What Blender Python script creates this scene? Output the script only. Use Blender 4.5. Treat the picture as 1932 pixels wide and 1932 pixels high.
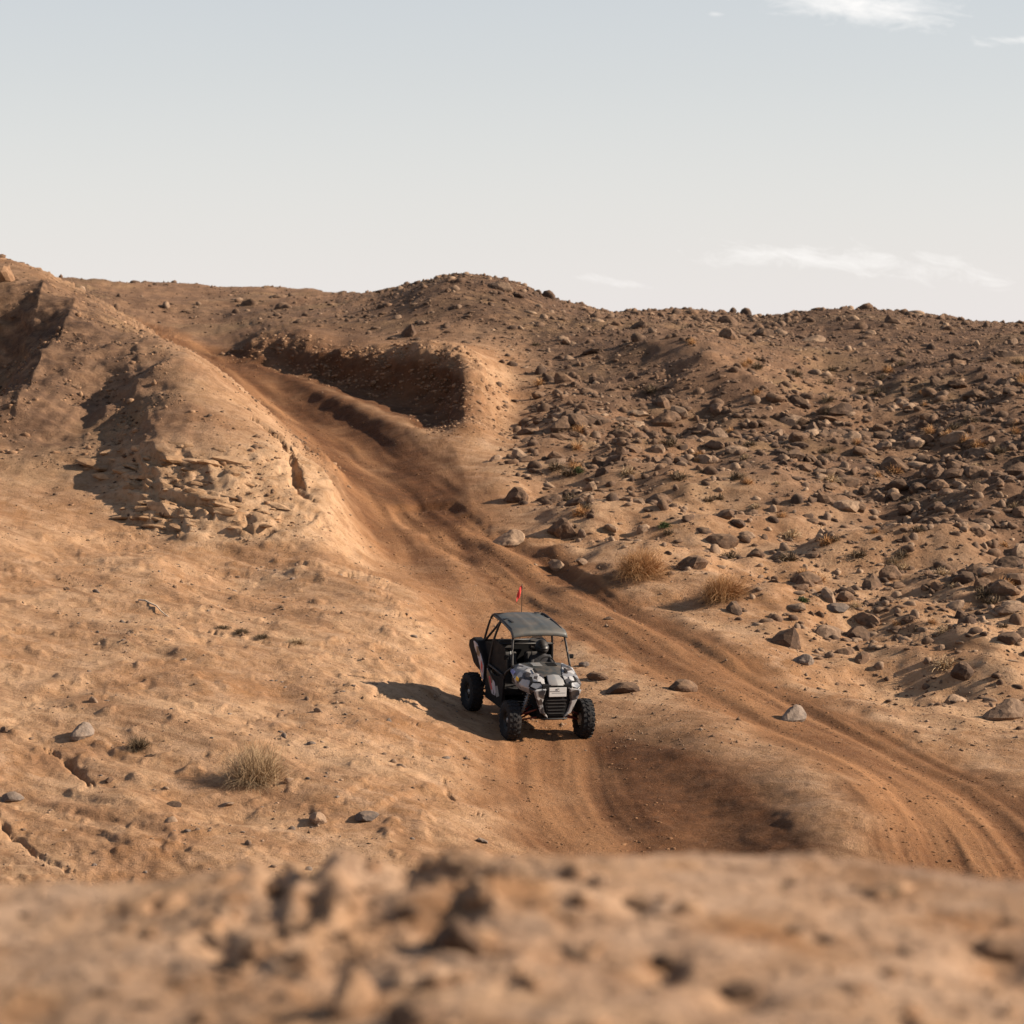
import bpy, bmesh, math, random
import numpy as np
from mathutils import Vector, Matrix
from mathutils.bvhtree import BVHTree

random.seed(7)
rng = np.random.default_rng(7)
scene = bpy.context.scene
COL = scene.collection
for o in list(bpy.data.objects):
    bpy.data.objects.remove(o)

# ------------------------------------------------------------------ camera
CAM_Z = 8.1
PITCH = math.atan((966 - 620) / 1932 * 0.35265)        # looking slightly down
K = 0.35265                                            # image width / distance
cam_d = bpy.data.cameras.new('camera')
cam_d.sensor_width = 24.0
cam_d.sensor_height = 24.0
cam_d.lens = 24.0 / K
cam_d.clip_start = 0.1
cam_d.clip_end = 20000
cam_d.dof.use_dof = True
cam_d.dof.focus_distance = 58.5
cam_d.dof.aperture_fstop = 1.5
cam = bpy.data.objects.new('camera', cam_d)
COL.objects.link(cam)
cam.location = (0, 0, CAM_Z)
cam.rotation_euler = (math.pi / 2 - PITCH, 0, 0)
scene.camera = cam

# ------------------------------------------------------------------ sky, sun, exposure
SUN_EL = math.radians(27)
SUN_AZ = math.radians(90)          # clockwise from +Y (the view direction): low on the right
SUN_DIR = Vector((math.sin(SUN_AZ) * math.cos(SUN_EL), math.cos(SUN_AZ) * math.cos(SUN_EL), math.sin(SUN_EL)))

scene.view_settings.view_transform = 'Standard'
scene.view_settings.look = 'None'
scene.view_settings.exposure = 0.85
scene.view_settings.gamma = 1.0
scene.view_settings.use_curve_mapping = False

world = bpy.data.worlds.new('World')
scene.world = world
world.use_nodes = True


def build_sky():
    nt = world.node_tree
    N, L = nt.nodes, nt.links
    N.clear()
    out = N.new('ShaderNodeOutputWorld')
    bg = N.new('ShaderNodeBackground')
    bg.inputs['Strength'].default_value = 0.066
    sky = N.new('ShaderNodeTexSky')
    sky.sky_type = 'NISHITA'
    sky.sun_disc = False
    sky.sun_elevation = SUN_EL
    sky.sun_rotation = SUN_AZ
    sky.altitude = 0
    sky.air_density = 1.0
    sky.dust_density = 0.0
    sky.ozone_density = 1.0
    hsv = N.new('ShaderNodeHueSaturation')
    hsv.inputs['Saturation'].default_value = 0.62
    hsv.inputs['Value'].default_value = 0.95
    L.new(sky.outputs[0], hsv.inputs['Color'])
    # thin high cloud, over the whole sky: stretched noise, denser in a few bands
    geo = N.new('ShaderNodeNewGeometry')
    sep = N.new('ShaderNodeSeparateXYZ')
    L.new(geo.outputs['Incoming'], sep.inputs[0])

    def math_(op, a, b=None, c=None):
        m = N.new('ShaderNodeMath'); m.operation = op
        for i, v in enumerate((a, b, c)):
            if v is None: continue
            if isinstance(v, (int, float)): m.inputs[i].default_value = v
            else: L.new(v, m.inputs[i])
        return m.outputs[0]
    nx = math_('MULTIPLY', sep.outputs[0], -1.0)
    ny = math_('MULTIPLY', sep.outputs[1], -1.0)
    nz = math_('MULTIPLY', sep.outputs[2], -1.0)
    az = math_('ARCTAN2', nx, ny)            # 0 = view direction, + to the right
    el = math_('ARCSINE', nz)
    comb = N.new('ShaderNodeCombineXYZ')
    L.new(math_('MULTIPLY', az, 48.0), comb.inputs[0])
    L.new(math_('ADD', math_('MULTIPLY', el, 150.0), math_('MULTIPLY', az, 20.0)), comb.inputs[1])
    n1 = N.new('ShaderNodeTexNoise')
    n1.inputs['Scale'].default_value = 1.0
    n1.inputs['Detail'].default_value = 7.0
    n1.inputs['Roughness'].default_value = 0.7
    n1.inputs['Distortion'].default_value = 0.6
    L.new(comb.outputs[0], n1.inputs['Vector'])
    # cloud banks: (az deg, el deg, half-size az, half-size el, tilt, strength)
    total = None
    D = math.radians
    for (a0, e0, sa, se, tilt, st) in CLOUDS:
        da = math_('SUBTRACT', az, D(a0))
        de = math_('ADD', math_('SUBTRACT', el, D(e0)), math_('MULTIPLY', da, tilt))
        u = math_('DIVIDE', da, D(sa)); v = math_('DIVIDE', de, D(se))
        r2 = math_('ADD', math_('MULTIPLY', u, u), math_('MULTIPLY', v, v))
        g = math_('MULTIPLY', math_('EXPONENT', math_('MULTIPLY', r2, -1.0)), st)
        total = g if total is None else math_('ADD', total, g)
    # everywhere else a sparse veil from broad noise
    n2 = N.new('ShaderNodeTexNoise')
    n2.inputs['Scale'].default_value = 0.07
    n2.inputs['Detail'].default_value = 2.0
    L.new(comb.outputs[0], n2.inputs['Vector'])
    away = math_('SMOOTH_MIN', math_('MULTIPLY', math_('ABSOLUTE', az), 1.6), 1.0, 0.2)
    veil = math_('MULTIPLY', math_('MULTIPLY', math_('SUBTRACT', n2.outputs[0], 0.52), 2.0), away)
    total = math_('ADD', total, math_('MAXIMUM', veil, 0.0))
    cov = math_('SUBTRACT', math_('ADD', math_('MULTIPLY', n1.outputs[0], 2.2), total), 1.57)
    cov = math_('MULTIPLY', cov, 0.85)
    cl = N.new('ShaderNodeClamp'); L.new(cov, cl.inputs[0]); cl.inputs[2].default_value = 0.8
    mix = N.new('ShaderNodeMix'); mix.data_type = 'RGBA'
    L.new(cl.outputs[0], mix.inputs['Factor'])
    # dry-air haze: whitens the sky towards the horizon, alike all round
    hz = math_('MULTIPLY', math_('EXPONENT', math_('DIVIDE', math_('MAXIMUM', el, 0.0), -D(9.0))), 0.86)
    hm = N.new('ShaderNodeMix'); hm.data_type = 'RGBA'
    L.new(hz, hm.inputs['Factor'])
    L.new(hsv.outputs[0], hm.inputs['A'])
    hm.inputs['B'].default_value = (6.75, 6.47, 6.62, 1)
    L.new(hm.outputs['Result'], mix.inputs['A'])
    mix.inputs['B'].default_value = (9.2, 8.95, 8.7, 1)
    L.new(mix.outputs['Result'], bg.inputs['Color'])
    L.new(bg.outputs[0], out.inputs['Surface'])


CLOUDS = [
    (6.6, 6.35, 2.4, 0.55, 0.16, 1.15),
    (10.2, 5.55, 1.0, 0.12, -0.05, 0.8),
    (4.0, 6.1, 0.25, 0.07, 0.0, 0.6),
    (5.0, 1.42, 2.0, 0.32, 0.06, 0.74),
    (8.2, 1.12, 1.9, 0.34, 0.14, 0.76),
    (2.2, 0.9, 1.2, 0.12, 0.12, 0.6),
]
build_sky()

sun_d = bpy.data.lights.new('sun', 'SUN')
sun_d.energy = 5.0
sun_d.angle = math.radians(0.55)
sun_d.color = (1.0, 0.84, 0.66)
sun = bpy.data.objects.new('sun', sun_d)
COL.objects.link(sun)
sun.rotation_euler = SUN_DIR.to_track_quat('Z', 'Y').to_euler()

# ------------------------------------------------------------------ helpers
_ct, _st = math.cos(PITCH), math.sin(PITCH)


def P(px, py, Y):
    """point at forward distance Y seen at (px, py) of a 1932 px wide view"""
    a = (px / 1932 - .5) * K
    b = (py / 1932 - .5) * K
    dx, dy, dz = a, _ct - b * _st, -_st - b * _ct
    t = Y / dy
    return np.array([dx * t, Y, CAM_Z + dz * t])


def project(X, Y, Z):
    z = Z - CAM_Z
    f = Y * _ct - z * _st
    u = Y * _st + z * _ct
    return (X / f / K + .5) * 1932, (.5 - u / f / K) * 1932


def ray_dir(px, py):
    a = (px / 1932 - .5) * K
    b = (py / 1932 - .5) * K
    return Vector((a, _ct - b * _st, -_st - b * _ct)).normalized()


def _hash(ix, iy, seed):
    h = (ix.astype(np.int64) * 374761393 + iy.astype(np.int64) * 668265263 + seed * 2147483647 + 1013904223) & 0xFFFFFFFF
    h = ((h ^ (h >> 13)) * 1274126177) & 0xFFFFFFFF
    h = (h ^ (h >> 16))
    return (h & 0xFFFF) / 65535.0


def gn(x, y, seed=0):
    """gradient noise about -1..1"""
    x = np.asarray(x, float); y = np.asarray(y, float)
    ix = np.floor(x); iy = np.floor(y)
    fx = x - ix; fy = y - iy
    ux = fx * fx * fx * (fx * (fx * 6 - 15) + 10)
    uy = fy * fy * fy * (fy * (fy * 6 - 15) + 10)

    def g(dx, dy):
        a = _hash(ix + dx, iy + dy, seed) * 2 * np.pi
        return np.cos(a) * (fx - dx) + np.sin(a) * (fy - dy)
    n0 = g(0, 0) * (1 - ux) + g(1, 0) * ux
    n1 = g(0, 1) * (1 - ux) + g(1, 1) * ux
    return (n0 * (1 - uy) + n1 * uy) * 1.5


def fbm(x, y, oct=4, seed=0, rough=.5):
    s = 0; a = 1; f = 1
    for i in range(oct):
        s = s + a * gn(x * f + 17.3 * i, y * f - 9.1 * i, seed + i)
        a *= rough; f *= 2.03
    return s


def ridged(x, y, oct=4, seed=0, rough=.55):
    s = 0; a = 1; f = 1
    for i in range(oct):
        s = s + a * (1 - 2 * np.abs(gn(x * f + 5.3 * i, y * f + 3.7 * i, seed + i)))
        a *= rough; f *= 2.1
    return s


def sstep(a, b, x):
    t = np.clip((x - a) / (b - a), 0, 1)
    return t * t * (3 - 2 * t)


# ------------------------------------------------------------------ terrain: measured points (view x, view y, distance)
CP = [
    # left sand slope, rising to the left
    (-250, 1640, 46), (-250, 1300, 54.5), (-250, 1050, 65), (-250, 900, 76),
    (0, 1640, 47), (0, 1500, 50.5), (0, 1350, 55), (0, 1224, 60), (0, 1100, 66), (0, 1000, 72), (0, 940, 77),
    (300, 1640, 46.8), (300, 1450, 51.5), (300, 1300, 57), (300, 1150, 64), (300, 1060, 70),
    (600, 1640, 46.8), (600, 1400, 53.5), (600, 1250, 60), (600, 1120, 67.5), (600, 1060, 71.5),
    (800, 1640, 47), (800, 1420, 54), (800, 1320, 58.8), (800, 1220, 63.5), (780, 1120, 69.5),
    # under the buggy
    (957, 1390, 57.3), (1103, 1388, 57.85), (880, 1335, 59.45), (1015, 1333, 60.0),
    # track below the buggy, and the hollow right of it
    (1000, 1480, 53.8), (1080, 1560, 50.9), (1150, 1640, 48.3), (950, 1560, 50.2),
    (1230, 1540, 51.6), (1330, 1640, 48.9), (1180, 1450, 55.0), (1320, 1560, 51.2),
    # mound right of the hollow
    (1330, 1395, 56.0), (1430, 1425, 54.7), (1520, 1450, 53.1), (1640, 1500, 51.0), (1720, 1560, 49.8), (1720, 1640, 47.8),
    (1200, 1370, 58.2), (1400, 1350, 58.3),
    # right-hand track
    (940, 1032, 78), (1100, 1130, 70.5), (1300, 1245, 64), (1500, 1350, 58.8), (1700, 1452, 54.6), (1932, 1572, 50.2), (2200, 1690, 46.5),
    (1200, 1295, 61.6), (1120, 1220, 65.5), (1000, 1160, 70),
    # right plain
    (1100, 1050, 76.5), (1300, 1100, 72.5), (1500, 1200, 67), (1700, 1300, 62), (1932, 1400, 57.5), (1932, 1250, 64),
    (1700, 1150, 70.5), (1500, 1050, 76), (1300, 980, 80.5), (1100, 980, 81), (1932, 1100, 73), (1932, 950, 82), (2200, 1250, 63.5), (2200, 1000, 78),
    (1700, 950, 84), (1500, 900, 88), (1300, 880, 89), (1100, 880, 89.5), (1010, 950, 84.5), (960, 900, 87.5),
    (1932, 800, 94), (1700, 800, 97), (1500, 800, 98), (1300, 780, 101), (1100, 780, 101), (1020, 800, 99), (2200, 800, 93),
    (1932, 700, 107), (1700, 700, 110), (1500, 700, 109), (1270, 640, 112), (1340, 690, 106), (1200, 690, 108), (1050, 700, 108), (960, 730, 106),
    # skyline
    (2200, 640, 118), (1932, 624, 122), (1850, 616, 124), (1720, 600, 127), (1640, 586, 128), (1550, 592, 128), (1460, 612, 128),
    (1400, 600, 150), (1300, 586, 150), (1210, 591, 148), (1100, 582, 136), (1030, 564, 128), (960, 536, 126), (930, 528, 126), (900, 526, 125.5), (870, 526, 125.5), (845, 530, 125), (780, 547, 127),
    (700, 553, 138), (500, 543, 142), (300, 533, 142), (150, 526, 140),
    (1000, 620, 118), (850, 600, 119), (700, 610, 121), (560, 600, 125), (400, 590, 130), (300, 580, 131),
    # left hill crest running down to the knob
    (-200, 470, 104), (-60, 490, 103), (20, 508, 101), (70, 524, 100), (130, 570, 98), (200, 612, 95.5), (280, 650, 91.5), (350, 674, 88.5), (420, 738, 85.5), (500, 802, 82.6),
    (560, 852, 80.6), (615, 915, 78.4), (640, 975, 76.6), (650, 1030, 75.0),
    # its face
    (0, 640, 93), (0, 760, 86), (0, 850, 81.5), (100, 700, 89.5), (100, 850, 81.5), (200, 760, 86.5), (200, 880, 79.8), (300, 790, 81.6), (300, 890, 77.2), (300, 1005, 74.6), (220, 965, 76.2),
    (420, 840, 78.6), (420, 940, 75.5), (420, 1022, 73.8), (520, 890, 77.4), (520, 985, 74.8), (580, 950, 76.3), (560, 1045, 72.8), (100, 955, 76.4), (-250, 700, 90),
    # gully that carries the main track
    (250, 613, 124), (330, 640, 119), (420, 690, 113.5), (500, 745, 107.5), (600, 815, 99), (700, 900, 90), (780, 985, 82.6), (850, 1070, 75.8), (880, 1150, 71), (930, 1250, 65), (700, 1000, 80.5), (720, 1060, 76),
    # bowl and its rim
    (640, 735, 108.6), (720, 765, 104.4), (800, 792, 100.8), (845, 806, 98.6),
    (870, 720, 103), (874, 765, 99.3), (878, 814, 95.4), (950, 812, 99.6), (930, 850, 93), (760, 650, 113.8), (860, 645, 113), (640, 655, 115.5),
]


def densify(pts, n=5):
    p = np.array(pts, float); out = []
    for a, b in zip(p[:-1], p[1:]):
        for k in range(n): out.append(tuple(a + (b - a) * k / n))
    return out + [tuple(p[-1])]


SPUR_PTS = [(435, 655, 118.1), (500, 682, 113.5), (560, 708, 109.4), (640, 745, 104.1), (725, 782, 99.3), (790, 808, 96.1), (850, 828, 93.8), (880, 900, 87.5), (900, 985, 81.3)]
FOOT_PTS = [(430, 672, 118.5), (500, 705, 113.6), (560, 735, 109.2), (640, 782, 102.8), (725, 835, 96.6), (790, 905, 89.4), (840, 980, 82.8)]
RIM_PTS = [(480, 648, 118.3), (560, 666, 115.2), (640, 686, 112.2), (700, 690, 110.0), (760, 686, 108.3), (820, 682, 106.8), (862, 687, 105.5)]
WALL_PTS = [(520, 682, 116), (580, 698, 113.2), (640, 714, 111.1), (700, 731, 108.6), (760, 742, 106.4), (820, 753, 104.4), (850, 763, 103)]
CP += densify(RIM_PTS, 3) + densify(WALL_PTS, 3)
CP += [(a, b, c, -.25) for a, b, c in densify(SPUR_PTS, 3)] + densify(FOOT_PTS, 3)
cp = np.array([P(*c[:3]) + np.array([0, 0, c[3] if len(c) > 3 else 0]) for c in CP])
# land behind the skyline sinks a little
extra = [(-45, 190, 6.5), (-15, 190, 6.8), (10, 190, 6.5), (40, 190, 6.0), (-30, 165, 8.2), (0, 168, 8.0), (28, 160, 7.0)]
cp = np.vstack([cp, np.array(extra, float)])


def qc(X, Y):
    th = np.clip(np.arctan2(X, Y), -0.30, 0.30)
    r = np.clip(np.hypot(X, Y), 44.0, 190.0)
    return th * 8.0, np.log(r / 60.0) * 2.6


def tps_fit(px, py, z, lam=4e-4):
    n = len(z)
    d2 = (px[:, None] - px[None]) ** 2 + (py[:, None] - py[None]) ** 2
    A = np.zeros((n + 3, n + 3))
    A[:n, :n] = .5 * d2 * np.log(d2 + 1e-12) + lam * np.eye(n)
    A[:n, n] = 1; A[:n, n + 1] = px; A[:n, n + 2] = py
    A[n, :n] = 1; A[n + 1, :n] = px; A[n + 2, :n] = py
    return np.linalg.solve(A, np.concatenate([z, np.zeros(3)]))


_qx, _qy = qc(cp[:, 0], cp[:, 1])
_w = tps_fit(_qx, _qy, cp[:, 2])
# tabulated on a fine (angle, log distance) grid
TX = np.linspace(-2.4, 2.4, 561)
TY = np.linspace(math.log(44 / 60) * 2.6, math.log(190 / 60) * 2.6, 641)
_tab = np.zeros((len(TX), len(TY)))
for i, tx in enumerate(TX):
    d2 = (tx - _qx[:, None]) ** 2 + (TY[None] - _qy[:, None]) ** 2
    _tab[i] = (_w[:-3, None] * (.5 * d2 * np.log(d2 + 1e-12))).sum(0) + _w[-3] + _w[-2] * tx + _w[-1] * TY


def tps_eval(X, Y):
    qx, qy = qc(X, Y)
    fx = np.clip((qx - TX[0]) / (TX[1] - TX[0]), 0, len(TX) - 1.001)
    fy = np.clip((qy - TY[0]) / (TY[1] - TY[0]), 0, len(TY) - 1.001)
    i = fx.astype(int); j = fy.astype(int); u = fx - i; v = fy - j
    return (_tab[i, j] * (1 - u) * (1 - v) + _tab[i + 1, j] * u * (1 - v) + _tab[i, j + 1] * (1 - u) * v + _tab[i + 1, j + 1] * u * v)


class Line:
    """polyline on the ground: signed side distance, run length"""
    def __init__(self, pts, world=False):
        self.p = np.array(pts, float)[:, :2] if world else np.array([P(*c)[:2] for c in pts])
        seg = np.diff(self.p, axis=0)
        # resample smoothly (Catmull-Rom)
        q = np.vstack([2 * self.p[0] - self.p[1], self.p, 2 * self.p[-1] - self.p[-2]])
        out = []
        for k in range(1, len(q) - 2):
            for t in np.linspace(0, 1, 5)[:-1]:
                a, b, c, d = q[k - 1], q[k], q[k + 1], q[k + 2]
                out.append(.5 * ((2 * b) + (c - a) * t + (2 * a - 5 * b + 4 * c - d) * t * t + (3 * b - a - 3 * c + d) * t ** 3))
        out.append(self.p[-1])
        self.p = np.array(out)
        self.len = np.concatenate([[0], np.cumsum(np.hypot(*np.diff(self.p, axis=0).T))])

    def dist(self, X, Y, reach=12):
        shp = X.shape
        X = X.ravel(); Y = Y.ravel()
        best = np.full(X.shape, 1e9); sd = np.full(X.shape, 1e9); run = np.zeros(X.shape)
        lo = self.p.min(0) - reach; hi = self.p.max(0) + reach
        m = np.where((X > lo[0]) & (X < hi[0]) & (Y > lo[1]) & (Y < hi[1]))[0]
        x = X[m]; y = Y[m]
        b = np.full(len(m), 1e9); s = np.full(len(m), 1e9); r = np.zeros(len(m))
        for k in range(len(self.p) - 1):
            a = self.p[k]; e = self.p[k + 1] - a; L = np.hypot(*e) + 1e-9; e = e / L
            dx = x - a[0]; dy = y - a[1]
            t = np.clip(dx * e[0] + dy * e[1], 0, L)
            ex = dx - t * e[0]; ey = dy - t * e[1]
            d = np.hypot(ex, ey)
            c = d < b
            b[c] = d[c]; r[c] = (t + self.len[k])[c]
            s[c] = (d * np.sign(e[0] * dy - e[1] * dx))[c]
        best[m] = b; sd[m] = s; run[m] = r
        return sd.reshape(shp), run.reshape(shp), best.reshape(shp)


TR_MAIN = Line([(250, 612, 124), (330, 640, 118), (420, 690, 111), (500, 745, 104), (600, 815, 96.6), (700, 900, 89), (780, 985, 82.2), (850, 1070, 75.8), (890, 1150, 71), (945, 1250, 65), (1000, 1340, 59.8), (1030, 1390, 57.5), (1055, 1480, 53.8), (1110, 1560, 50.8), (1180, 1640, 48.3), (1240, 1720, 46)])
TR_SIDE = Line([(800, 960, 84.5), (870, 1000, 80.8), (960, 1050, 76.7), (1100, 1130, 70.5), (1300, 1245, 64), (1500, 1350, 58.8), (1670, 1440, 55.0), (1800, 1530, 51.6), (1880, 1630, 48.3), (1930, 1740, 45.6)])
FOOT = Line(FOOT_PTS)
RIM = Line(RIM_PTS + [(872, 720, 103), (876, 770, 98.8), (880, 812, 95.4)])
SPUR = Line([(330, 625, 123), (435, 655, 118.1), (500, 682, 113.5), (560, 708, 109.4), (640, 745, 104.1), (725, 782, 99.3), (790, 808, 96.1), (850, 828, 93.8), (880, 900, 87.5), (900, 985, 81.3), (935, 1030, 77.5)])
CRACKS = [
    (Line([(85, 1405, 53.2), (120, 1425, 52.6), (145, 1445, 52), (160, 1462, 51.5), (176, 1480, 51)]), .16, .22),
    (Line([(-20, 1530, 49.6), (40, 1580, 48.3), (90, 1620, 47.3), (140, 1645, 46.7)]), .10, .14),
    (Line([(835, 1478, 52.2), (850, 1505, 51.4), (880, 1522, 50.9), (920, 1532, 50.6)]), .07, .09),
    (Line([(330, 1168, 62.6), (400, 1180, 62.3), (470, 1196, 61.9), (540, 1212, 61.4)]), .12, .13),
    (Line([(470, 835, 82.6), (510, 860, 81.7), (540, 890, 80.3), (556, 930, 78.6), (560, 965, 77.0), (600, 985, 76.4)]), .30, .40),
    (Line([(1590, 1300, 63.3), (1660, 1290, 63.4), (1730, 1285, 63.2)]), .08, .08),
    (Line([(560, 1060, 71.5), (640, 1080, 70.6), (720, 1085, 71)]), .10, .10),
    (Line([(460, 1380, 54.6), (560, 1345, 56), (640, 1330, 57)]), .06, .05),
]


def blob(PX, PY, cx, cy, rx, ry, ang=0.0):
    c, s = math.cos(math.radians(ang)), math.sin(math.radians(ang))
    dx = PX - cx; dy = PY - cy
    u = (dx * c + dy * s) / rx; v = (-dx * s + dy * c) / ry
    return np.exp(-(u * u + v * v))


FGC_X = np.array([-900, 0, 200, 420, 600, 760, 900, 1100, 1400, 1650, 1932, 2800])
FGC_Y = np.array([1690, 1680, 1660, 1644, 1628, 1620, 1620, 1626, 1636, 1650, 1660, 1668])


def base_height(X, Y):
    """coarse height of the land"""
    X = np.asarray(X, float); Y = np.asarray(Y, float)
    r = np.hypot(X, Y)
    z = tps_eval(X, Y)
    z = np.where(r < 44, z - .116 * (44 - r) * np.clip(Y / np.maximum(r, .1), 0, 1), z)
    far = sstep(190, 700, r)
    z = z * (1 - far) + (3.0 + 2.2 * gn(X / 260, Y / 260, 91)) * far
    side = sstep(.24, .9, np.abs(np.arctan2(X, Y)))
    z = z + side * 1.6 * fbm(X / 30, Y / 30, 3, 55) * sstep(20, 60, r)
    # near rise the photographer stands on
    px = (X / np.maximum(Y, .5) / K + .5) * 1932
    cy = np.interp(px, FGC_X, FGC_Y)
    t_c = (cy - 620) / 1932 * K
    zc = CAM_Z - 9.2 * t_c
    wob = .03 * fbm(X / 1.3, Y / 1.3, 2, 12)
    d = Y - 9.2 + .7 * gn(X / 1.7, Y * 0 + 4.2, 77)
    zn = zc + wob - np.where(d > 0, .55 * np.sqrt(d * d + .09) - .165, 0) - np.where(d < 0, -.045 * d * 0, 0)
    zn = zn + np.where(d < 0, .012 * d * d * .2, 0)
    k = .35
    h = np.clip(.5 + .5 * (zn - z) / k, 0, 1)
    near = z * (1 - h) + zn * h + k * h * (1 - h)
    return np.where(Y < 40, near, z)


SPURS_LEFT = [(Line([(350, 684, 88.2), (300, 712, 86.2), (240, 745, 84.6), (170, 785, 83.4), (120, 815, 82.6)]), .40, .9),
              (Line([(250, 660, 92), (200, 690, 90), (160, 712, 88.8), (110, 740, 87.5)]), .3, .8),
              (Line([(150, 590, 97), (130, 650, 93.5), (90, 720, 89.5), (50, 790, 86), (20, 850, 82.5)]), .55, 1.0),
              (Line([(90, 540, 99.5), (75, 600, 96), (45, 670, 92.5)]), .5, .8)]


LEDGES = [(Line([(200, 1470, 51.4), (240, 1520, 49.9), (330, 1562, 48.9), (480, 1590, 48.6), (640, 1600, 48.8)]), .13, .9),
          (Line([(30, 1320, 56.2), (110, 1290, 57.3), (200, 1275, 57.8), (330, 1290, 57.6), (430, 1320, 56.5)]), .12, .7),
          (Line([(0, 1180, 62), (150, 1205, 61.3), (300, 1235, 60.2), (420, 1260, 59.3)]), .10, .6),
          (Line([(250, 1090, 67.6), (400, 1110, 67), (560, 1150, 65.3), (700, 1170, 65)]), .10, .6),
          (Line([(560, 1330, 56.8), (700, 1370, 55.6), (850, 1420, 54), (960, 1470, 53), (1000, 1550, 51)]), .12, .8)]
HOLES = [(350, 865, 13, 20, 0, 0.17), (268, 905, 45, 9, 38, 0.15), (345, 948, 62, 8, 6, 0.13), (245, 985, 48, 14, 5, 0.17), (398, 966, 16, 12, 0, 0.17), (432, 966, 12, 10, 0, 0.13),
         (470, 985, 10, 24, 0, 0.10), (320, 985, 22, 26, 0, 0.10), (600, 984, 22, 7, 30, 0.13), (300, 875, 20, 8, 20, 0.10), (560, 905, 9, 30, -30, 0.08), (500, 1005, 18, 8, 0, 0.10), (380, 900, 14, 10, 0, 0.08), (200, 820, 50, 10, -20, 0.10), (150, 905, 55, 9, 25, 0.10)]


def gn3(x, y, z, seed=0):
    """cheap 3-D noise from three planes"""
    return (gn(x + z * .71, y - z * .53, seed) + gn(y * 1.07 + x * .41, z * 1.13 + 3.1, seed + 1) + gn(z + 7.7 - y * .37, x * 1.03, seed + 2)) * .6


def on(mask, n, f, *arrs):
    """evaluate f only where mask is felt"""
    out = np.zeros(n)
    m = np.where(mask > .004)[0]
    if len(m): out[m] = f(*[a[m] for a in arrs])
    return out


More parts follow.
